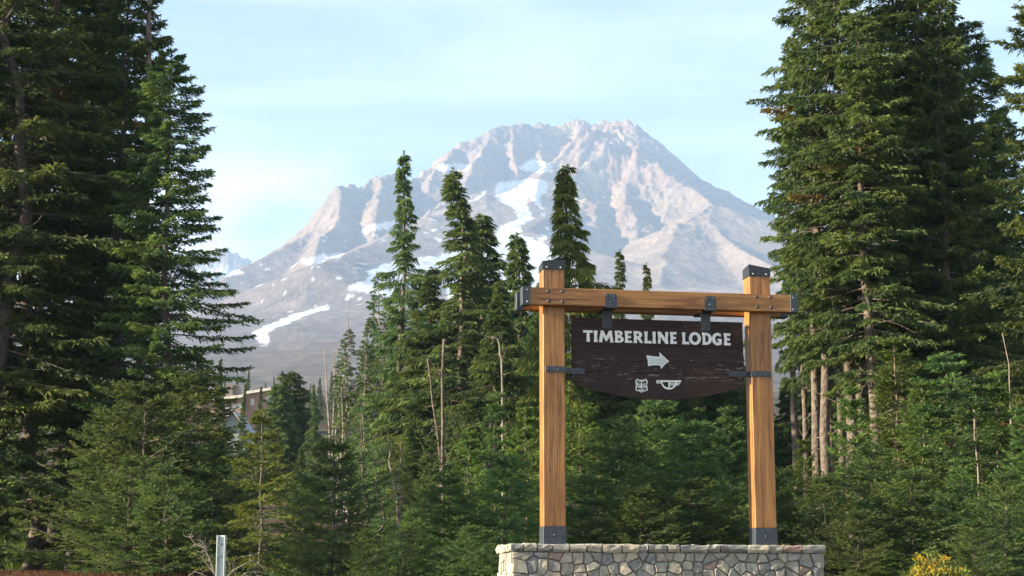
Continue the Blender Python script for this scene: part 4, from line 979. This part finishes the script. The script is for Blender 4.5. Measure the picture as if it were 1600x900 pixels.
trunk_thing('snag', [(693, 530), (692, 620), (693, 760)], 0.045, 0.075, 58, 'bark', 'straight pale grey trunk standing in the gap left of the sign', NG, 20, 17, 'dead tree')
trunk_thing('snag', [(768, 527), (778, 530), (783, 560), (785, 640), (786, 700)], 0.018, 0.045, 52, 'deadwood', 'white dead stem hooked at the top, left of the left sign post', NG, 22, 18, 'dead tree')
trunk_thing('snag', [(612, 690), (607, 720), (620, 780)], 0.015, 0.03, 40, 'deadwood', 'short crooked dead sapling below the slim conifers', NG, 5, 19, 'dead tree')
trunk_thing('snag', [(626, 500), (624, 580), (620, 690)], 0.09, 0.17, 73.5, 'bark', 'bare grey lower trunk under the spire conifer', NG, 3, 20, 'dead tree')

# young firs along the edge, nearest row first
def yt(u, v, Y, k, ws, lb, r_, fol='needles_young', bark='bark_dark', nm='young_conifer', g=G_FILL):  # sun and shade put into needle colour: lit firs paler, low firs darker
    tree(nm, u, v, Y, k, ws, lb, g, r_, fol, bark, 'young conifer')
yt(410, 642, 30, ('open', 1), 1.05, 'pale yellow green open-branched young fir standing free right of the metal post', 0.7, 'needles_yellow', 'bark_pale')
yt(372, 720, 34, ('young', 2), 0.7, 'dark young fir behind the metal post', 2.1, 'needles')
yt(520, 690, 27, ('bushy', 2), 0.95, 'dense dark weeping young fir right of the pale free-standing one', 3.2, 'needles')
yt(480, 745, 30, ('bushy', 1), 0.75, 'low dark fir between the pale fir and the dense weeping one', 4.0, 'needles')
yt(565, 640, 36, ('wisp', 1), 1.1, 'wispy young fir in the middle distance behind the dense weeping one', 0.9)
yt(628, 682, 29, ('wisp', 2), 1.25, 'pale green narrow young fir with twisted drooping top left of the sign', 1.6, 'needles_yellow', 'bark_pale')
yt(588, 700, 33, ('wisp', 1), 1.15, 'narrow young fir between the weeping one and the pale twisted one', 2.5)
yt(672, 690, 33, ('young', 1), 0.9, 'young fir right behind the pale twisted narrow one', 5.2)
yt(736, 676, 30, ('young', 2), 1.05, 'young fir with upright tip left of the wall', 0.4, 'needles_lit', 'bark_pale')
yt(775, 620, 36, ('young', 3), 0.9, 'taller young fir behind the left end of the wall', 3.4)
yt(700, 745, 27, ('bushy', 1), 1.15, 'dense spreading fir in front of the upright-tipped one', 1.9)
yt(790, 715, 26.5, ('bushy', 2), 1.1, 'bushy fir pressed against the left end of the stone wall', 4.7)
yt(645, 800, 25, ('bushy', 1), 1.2, 'low spreading fir at the bottom of the frame left of the wall', 3.5, 'needles')
yt(738, 822, 24.2, ('bushy', 2), 1.3, 'lowest fir in front of the left end of the wall', 0.8, 'needles')
yt(575, 830, 24.5, ('bushy', 1), 1.1, 'small low fir at the bottom below the narrow young firs', 5.9, 'needles')
yt(820, 640, 32, ('young', 1), 1.0, 'young fir partly behind the left sign post', 2.3, 'needles_lit', 'bark_pale')
yt(905, 640, 31, ('bushy', 1), 1.1, 'bushy fir between the posts nearest the left one', 1.0, 'needles_lit', 'bark_pale')
yt(965, 655, 29, ('bushy', 2), 1.2, 'bushy fir between the posts left of centre', 4.3, 'needles')
yt(1030, 630, 31, ('bushy', 1), 1.15, 'bushy fir between the posts under the arrow', 5.5)
yt(1085, 660, 29.5, ('bushy', 2), 1.2, 'bushy fir between the posts right of centre', 0.2)
yt(1135, 640, 31, ('young', 2), 1.1, 'young fir between the posts nearest the right one', 2.9)
yt(925, 745, 26.5, ('bushy', 2), 1.3, 'low fir right above the capstones, nearer the left post', 3.3)
yt(1000, 765, 26, ('bushy', 1), 1.35, 'low fir right above the middle of the capstones', 0.5, 'needles')
yt(1080, 750, 26.5, ('bushy', 2), 1.3, 'low fir right above the capstones, nearer the right post', 5.0, 'needles')
yt(1150, 760, 26.5, ('bushy', 1), 1.2, 'low fir behind the foot of the right post', 1.4, 'needles')
# right lower slope
yt(1255, 690, 29, ('young', 1), 0.95, 'sunlit young fir beside the right sign post', 0.6, 'needles_lit', 'bark_pale')
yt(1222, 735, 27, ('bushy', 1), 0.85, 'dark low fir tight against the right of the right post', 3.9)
yt(1330, 610, 31, ('young', 3), 1.05, 'young fir with pale upright leader below the stout trunk', 2.0, 'needles_lit', 'bark_pale')
yt(1396, 532, 33, ('young', 2), 1.15, 'tallest light-tipped young fir of the lower right slope', 4.5, 'needles_lit', 'bark_pale')
yt(1440, 600, 32, ('young', 1), 1.0, 'young fir between the two tallest leaders on the lower right', 5.7, 'needles_lit', 'bark_pale')
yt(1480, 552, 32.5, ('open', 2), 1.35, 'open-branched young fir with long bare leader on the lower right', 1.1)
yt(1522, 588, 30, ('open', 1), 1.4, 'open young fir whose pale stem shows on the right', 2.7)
yt(1556, 585, 30, ('young', 3), 1.0, 'young fir with bent leader near the right border', 3.1, 'needles_lit', 'bark_pale')
yt(1600, 640, 29, ('young', 1), 1.1, 'young fir cut by the right border', 4.2)
yt(1290, 745, 26.5, ('bushy', 2), 1.15, 'dark fir right of the wall below the sunlit ones', 0.9, 'needles')
yt(1360, 700, 27.5, ('bushy', 1), 1.2, 'dense fir low in the middle of the right slope', 2.4)
yt(1425, 735, 26.5, ('bushy', 2), 1.2, 'dark dense fir above the yellow flowers', 5.3, 'needles')
yt(1500, 720, 27, ('young', 2), 1.15, 'dense fir low on the right, above and right of the yellow flowers', 1.7)
yt(1570, 740, 26, ('bushy', 1), 1.2, 'dark fir in the lower right corner', 3.7, 'needles')
yt(1340, 800, 24.5, ('bushy', 2), 1.2, 'low dark fir at the bottom between the wall and the yellow flowers', 4.9, 'needles')
yt(1520, 815, 24, ('bushy', 1), 1.3, 'low dark fir at the bottom right of the yellow flowers', 0.3, 'needles')

# ------------------------------------------------------------------ lodge buildings far behind the left trees
def flat(name, c, rough=0.8):
    return simple(name, tuple(x*0.85 for x in c), tuple(min(1, x*1.1) for x in c), 1.5, rough, 0, 0.1, 0.02)
M['brown_wall'] = flat('brown_shingle_wall', (0.30, 0.19, 0.13)); M['pale_trim'] = flat('pale_fascia', (0.62, 0.58, 0.50)); M['grey_roof'] = flat('grey_roof', (0.25, 0.27, 0.29))
M['grey_wall'] = flat('grey_green_wall', (0.22, 0.25, 0.25)); M['window_glass'] = flat('pale_window_glass', (0.45, 0.5, 0.5), 0.15); M['chimney_stone'] = flat('chimney_stone', (0.20, 0.15, 0.13)); M['opening_shade'] = flat('opening_shade', (0.03, 0.03, 0.035))
def quad_box(e, name, pa, pb, Y, depth, mk, e0, parent, proud=0.0):
    """a box whose front spans two top points to a bottom pixel row, depth metres deep; coordinates relative to e0"""
    (u0, v0), (u1, v1) = pa; vb = pb
    A0 = at(u0, v0, Y)-e0; A1 = at(u1, v1, Y)-e0; zb = (at(u0, vb, Y)-e0)[2]; y0 = A0[1]-proud; y1 = A0[1]+depth
    vs = [(A0[0], y0, zb), (A1[0], y0, zb), (A1[0], y1, zb), (A0[0], y1, zb), (A0[0], y0, A0[2]), (A1[0], y0, A1[2]), (A1[0], y1, A1[2]), (A0[0], y1, A0[2])]
    return MB().add(vs, [(3, 2, 1, 0), (4, 5, 6, 7), (0, 1, 5, 4), (1, 2, 6, 5), (2, 3, 7, 6), (3, 0, 4, 7)]).build(name, M[mk], parent)
YL = 235.0
e0 = at(380, 690, YL); e0[2] = gz(e0[0], YL); lodge = empty('lodge_building', tuple(e0))
tag(lodge, 'long brown lodge building with pale roof edges half hidden by trees', 'building')
quad_box(None, 'wall', ((310, 628), (381, 619)), 720, YL, 14, 'brown_wall', e0, lodge)
quad_box(None, 'wall', ((381.2, 615), (436, 606)), 720, YL+1, 14, 'brown_wall', e0, lodge)
quad_box(None, 'roof_edge', ((308, 625), (382, 615.5)), 619.0, YL-0.6, 15, 'pale_trim', e0, lodge) if False else None
def sloped_strip(name, u0, v0, u1, v1, th, Y, depth, mk):
    P = [at(u0, v0, Y)-e0, at(u1, v1, Y)-e0, at(u1, v1+th, Y)-e0, at(u0, v0+th, Y)-e0]
    vs = [tuple(p) for p in P]+[(p[0], p[1]+depth, p[2]) for p in P]
    return MB().add(vs, [(0, 3, 2, 1), (4, 5, 6, 7), (0, 1, 5, 4), (1, 2, 6, 5), (2, 3, 7, 6), (3, 0, 4, 7)]).build(name, M[mk], lodge)
sloped_strip('roof_edge', 300, 626.5, 382, 616, 4.2, YL-0.7, 15.5, 'pale_trim')
sloped_strip('roof_edge', 380, 612, 438, 603, 4.2, YL+0.2, 15.5, 'pale_trim')
for u0, u1, v0, v1, dy in ((362.5, 369, 632.5, 638, 0), (371, 379, 631, 638.5, 0), (352, 358, 634, 639.5, 0), (415, 418.5, 620, 632, 1), (419.5, 426, 618.5, 631, 1), (404, 409, 621, 632, 1), (392, 397, 623, 633, 1), (363, 369, 645, 651, 0)):
    w_ = quad_box(None, 'window', ((u0, v0), (u1, v0)), v1, YL+dy-0.06, 0.055, 'pale_trim', e0, lodge)
    quad_box(None, 'pane', ((u0+.7, v0+.8), (u1-.7, v0+.8)), v1-.8, YL+dy-0.09, 0.028, 'window_glass', e0, w_)
ch = quad_box(None, 'chimney', ((353, 600.5), (371, 601)), 640, YL+2, 3, 'chimney_stone', e0, lodge)
ps = [(363.3, 617), (363.3, 606)]+[(366.8-3.5*math.cos(a), 606-4.5*math.sin(a)) for a in np.linspace(0.3, 2.84, 6)]+[(370.2, 606), (370.2, 617)]
P = [at(u, v, YL+1.95)-e0 for u, v in ps]; n_ = len(P)
MB().add([tuple(p) for p in P]+[(p[0], p[1]+0.04, p[2]) for p in P], [tuple(range(n_)), tuple(range(2*n_-1, n_-1, -1))]+[((k+1) % n_, k, k+n_, (k+1) % n_+n_) for k in range(n_)]).build('opening', M['opening_shade'], ch)  # dark sheet on the chimney face, painting the shade inside the arch
YC = 190.0
e0 = at(360, 700, YC); e0[2] = gz(e0[0], YC); cabin = empty('gabled_cabin', tuple(e0))
tag(cabin, 'small grey gabled building peeping between dark trees below the lodge', 'building')
def gable(name, apex, l_, r_, vb, Y, d, mk, parent):
    a, b, c = (at(*p, Y)-e0 for p in (apex, l_, r_)); zb = (at(l_[0], vb, Y)-e0)[2]
    front = [(b[0], zb), (c[0], zb), (c[0], c[2]), (a[0], a[2]), (b[0], b[2])]
    vs = [(x, a[1], z) for x, z in front]+[(x, a[1]+d, z) for x, z in front]
    return MB().add(vs, [(0, 1, 2, 3, 4), (9, 8, 7, 6, 5)]+[((k+1) % 5, k, k+5, (k+1) % 5+5) for k in range(5)]).build(name, M[mk], parent)
gable('wall', (362.5, 641), (347, 664), (384, 671), 720, YC, 8, 'grey_wall', cabin)
def roof_slab(p0, p1, th, Y, d, mk, nm):
    a, b = at(*p0, Y)-e0, at(*p1, Y)-e0; c = at(p1[0], p1[1]+th, Y)-e0; f = at(p0[0], p0[1]+th, Y)-e0
    P = [a, b, c, f]; vs = [tuple(p) for p in P]+[(p[0], p[1]+d, p[2]) for p in P]
    return MB().add(vs, [(0, 3, 2, 1), (4, 5, 6, 7), (0, 1, 5, 4), (1, 2, 6, 5), (2, 3, 7, 6), (3, 0, 4, 7)]).build(nm, M[mk], cabin)
r1 = roof_slab((362.5, 638.5), (344, 665.5), 3, YC-0.5, 9, 'grey_roof', 'roof'); r2 = roof_slab((362.6, 638.5), (387, 672.5), 3, YC-0.5, 9, 'grey_roof', 'roof')
roof_slab((362.5, 640.2), (344.6, 666.2), 1.6, YC-0.6, 0.09, 'pale_trim', 'barge_board'); roof_slab((362.6, 640.2), (386.4, 673.2), 1.6, YC-0.6, 0.09, 'pale_trim', 'barge_board')
e0b = e0
annex = MB()
pp = [at(u, v, YC+3)-e0 for u, v in ((318, 652), (343, 648), (352, 663), (318, 668))]
annex.add([tuple(p) for p in pp]+[(p[0], p[1]+4, p[2]+0.5) for p in pp], [(0, 3, 2, 1), (4, 5, 6, 7), (0, 1, 5, 4), (1, 2, 6, 5), (2, 3, 7, 6), (3, 0, 4, 7)]).build('roof', M['grey_roof'], cabin)

# pale dead trees scattered up the mountain's foot
sg = None
for i, (u, v, hpx) in enumerate(((398, 490, 18), (414, 478, 14), (428, 472, 16), (440, 463, 20), (449, 470, 14), (463, 460, 16), (474, 452, 14), (486, 462, 16), (495, 455, 15), (379, 500, 16), (390, 470, 12), (505, 470, 12), (520, 462, 14), (558, 430, 18), (470, 480, 10))):
    # find where the ray meets the slope
    d = ray(u, v+hpx*0.5); Ys = np.linspace(900, 4200, 400); X_ = d[0]/d[1]*Ys; Zr = EYE+d[2]/d[1]*Ys; Zt = mountain_z(X_, Ys); hit = np.argmax(Zt > Zr)
    Yh = Ys[hit]; p = (X_[hit], Yh, Zt[hit]-1)
    hm_ = hpx*Yh/FPX
    if sg is None:
        mb = MB(); mb.tube([(0, 0, 0), (0.02, 0, 0.5), (0.0, 0, 1.0)], [0.05, 0.04, 0.012], 5)
        for a in range(7):
            t = 0.25+0.1*a; an = a*2.4; mb.tube([(0, 0, t), (0.22*math.cos(an), 0.22*math.sin(an), t-0.08)], [0.02, 0.006], 3)
        sgm = mb.build('slope_snag', M['deadwood']); sg = sgm; o = sgm
    else:
        o = sg.copy(); COL.objects.link(o)
    o.location = p; o.scale = (hm_*0.8, hm_*0.8, hm_); o.rotation_euler = (0, random.uniform(-.12, .12), random.random()*6)
    tag(o, 'tiny bleached dead tree standing on the open slope below the snow', 'dead tree', 'pale dead trees on the lower slope')

# ------------------------------------------------------------------ roadside: metal post, dead branches, yellow flowers, grass
M['galv'] = simple('galvanised_steel', (0.36, 0.42, 0.42), (0.52, 0.58, 0.57), 14, 0.45, 0.3, 0.1, 0.002)
Yp = 20.0
pt = at(347.5, 836.5, Yp); gp = gz(pt[0], Yp)
post = empty('marker_post', (pt[0], Yp, gp), R(-14)); hp = pt[2]-gp
tag(post, 'galvanised steel channel post standing upright beside bare grey branches', 'post')
mb = MB(); mb.box(-0.050, 0.050, 0.0, 0.008, -0.3, hp).box(-0.050, -0.042, -0.045, -0.0003, -0.3, hp).box(0.042, 0.050, -0.045, -0.0003, -0.3, hp)
mb.build('channel', M['galv'], post)
for z in (hp-0.10, hp-0.24): MB().bolt(0.0, -0.0005, z, 0.010, 0.008).build('bolt', M['bolt'], post, True)

def branches(name, starts, Y, mk, label, seed, cat='dead branches'):
    rg = np.random.default_rng(seed); base = at(starts[0][0][0][0], starts[0][0][0][1], Y); base[2] = gz(base[0], Y)
    o0 = Vector(base); mb = MB()
    for pts, r in starts:
        P = [Vector(at(u, v, Y+dy))-o0 for (u, v, dy) in [(p[0], p[1], p[2] if len(p) > 2 else 0) for p in pts]]
        mb.tube(P, [r*(1-0.75*i/(len(P)-1)) for i in range(len(P))], 6)
        for k in range(9):
            i = rg.integers(1, len(P)); p = P[i]; d = Vector(rg.normal(size=3)).normalized(); seg = [p]
            for m in range(4): d = (d+Vector(rg.normal(size=3)*0.45)).normalized(); seg.append(seg[-1]+d*0.035)
            mb.tube(seg, [r*.4, r*.3, r*.25, r*.18, r*.1], 4, cap=False)
    o = mb.build(name, M[mk], None, True); o.location = o0; tag(o, label, cat); return o
branches('dead_bush', [([(338, 905), (330, 880), (325, 868), (318, 855), (305, 850), (297, 840), (303, 838)], 0.012), ([(325, 868), (322, 856), (314, 845), (298, 841)], 0.007), ([(330, 905), (316, 897), (304, 893), (295, 900), (291, 912)], 0.007),
    ([(352, 905), (366, 890), (378, 884), (392, 876), (402, 878)], 0.009), ([(360, 896), (358, 880), (352, 870), (349, 866)], 0.006), ([(372, 905), (382, 896), (396, 893)], 0.007), ([(340, 905), (332, 892), (322, 880), (316, 872), (319, 862)], 0.008)], 20.6, 'deadwood', 'tangle of bare grey branches around the foot of the metal post', 4)

# yellow flowering bush
def flower_bush(name, u, v, Y, w, seed, label):
    rg = np.random.default_rng(seed); c = at(u, v, Y); g = gz(c[0], Y); h = c[2]-g; e = empty(name, (c[0], Y, g)); tag(e, label, 'flowering bush')
    n = 1700; a = rg.random(n)*6.283; r = np.sqrt(rg.random(n))*w; z = h*(0.15+0.8*rg.random(n))*(1-0.35*(r/w)**2)
    p = np.stack([r*np.cos(a), r*np.sin(a), z], 1); d = unit(rg.normal(size=(n, 3))+np.array((0, 0, 0.8)))
    V = quads(p, d, 0.06+0.05*rg.random(n), np.full(n, 0.026), rg); col = np.zeros((n*4, 3)); col[:, 0] = np.repeat(0.5+0.5*rg.random(n), 4)
    link('leaves', np_mesh('leaves', V, np.arange(n*4).reshape(-1, 4), False, col), M['needles_yellow'], e)
    mb = MB()
    for k in range(40):
        an = rg.random()*6.28; rr = w*0.85*rg.random(); mb.tube([(0.3*rr*math.cos(an), 0.3*rr*math.sin(an), 0), (rr*math.cos(an), rr*math.sin(an), h*(0.9-0.2*rr/w))], [0.006, 0.003], 4)
    mb.build('stems', M['bark'], e)
    nf = 26
    n = nf*34; k = np.repeat(np.arange(nf), 34); ca_ = rg.random(nf)*6.283; cr_ = np.sqrt(rg.random(nf))*w; cz = h*(0.80+0.20*rg.random(nf))*(1-0.30*(cr_/w)**2)
    cc = np.stack([cr_*np.cos(ca_), cr_*np.sin(ca_), cz], 1)[k]; p = cc+rg.normal(size=(n, 3))*np.array((0.030, 0.030, 0.018)); d = unit(rg.normal(size=(n, 3)))
    V = quads(p, d, np.full(n, 0.020), np.full(n, 0.016), rg); col = np.zeros((n*4, 3)); col[:, 0] = np.repeat(rg.random(n), 4)
    link('flower_heads', np_mesh('flower_heads', V, np.arange(n*4).reshape(-1, 4), False, col), M['petals'], e)
M['petals'] = foliage_material('yellow_petals', (0.42, 0.25, 0.015), (0.75, 0.52, 0.04))
flower_bush('yellow_flower_bush', 1456, 857, 20.5, 0.33, 1, 'yellow flowering bush at the bottom edge right of the stone wall')
flower_bush('yellow_flower_bush', 1500, 884, 20.3, 0.16, 2, 'small low yellow flowering clump right of the larger flowering bush')

# grasses: bright strip in the gap between the left trunks, tufts over the red soil
def grass(name, u0, u1, Y0, Y1, n, h, w, matk, label, seed, hv=0.5):
    rg = np.random.default_rng(seed); Y = Y0+(Y1-Y0)*rg.random(n); u = u0+(u1-u0)*rg.random(n); x = (u-800)/FPX*Y/1.0
    z = near_z(x, Y); p = np.stack([x, Y, z], 1); d = unit(rg.normal(size=(n, 3))*np.array((0.3, 0.3, 0.1))+np.array((0, 0, 1.0)))
    V = quads(p, d, h*(1-hv+2*hv*rg.random(n)), np.full(n, w), rg); col = np.zeros((n*4, 3)); col[:, 0] = np.repeat(rg.random(n), 4)
    o = link(name, np_mesh(name, V, np.arange(n*4).reshape(-1, 4), False, col), M[matk]); tag(o, label, 'grass', None, 'stuff')
M['grass'] = foliage_material('meadow_grass', (0.05, 0.085, 0.015), (0.13, 0.18, 0.035))
M['dry'] = foliage_material('reddish_ground_cover', (0.085, 0.032, 0.020), (0.14, 0.06, 0.032))
grass('meadow_grass', 20, 150, 44, 75, 14000, 0.45, 0.04, 'grass', 'bright green grass in the sunlit gap between two dark trunks', 1)
grass('ground_cover', -80, 330, 18, 40, 16000, 0.06, 0.018, 'dry', 'reddish low ground cover under the left trees', 2)
grass('undergrowth', 420, 1700, 22, 60, 26000, 0.28, 0.035, 'needles', 'dark undergrowth between the firs', 3)

# ------------------------------------------------------------------ air
if HAZE_DENSITY > 0:
    hz = MB().box(-5400, 5400, -90, 7900, -3, 1640).build('haze', None)
    m = bpy.data.materials.new('mountain_air'); m.use_nodes = True; t = m.node_tree; t.nodes.clear()
    o = t.nodes.new('ShaderNodeOutputMaterial'); v = t.nodes.new('ShaderNodeVolumePrincipled'); v.inputs['Color'].default_value = (0.48, 0.70, 1.0, 1)
    v.inputs['Density'].default_value = HAZE_DENSITY; v.inputs['Anisotropy'].default_value = 0.0
    t.links.new(v.outputs[0], o.inputs['Volume']); hz.data.materials.append(m); tag(hz, kind='stuff')
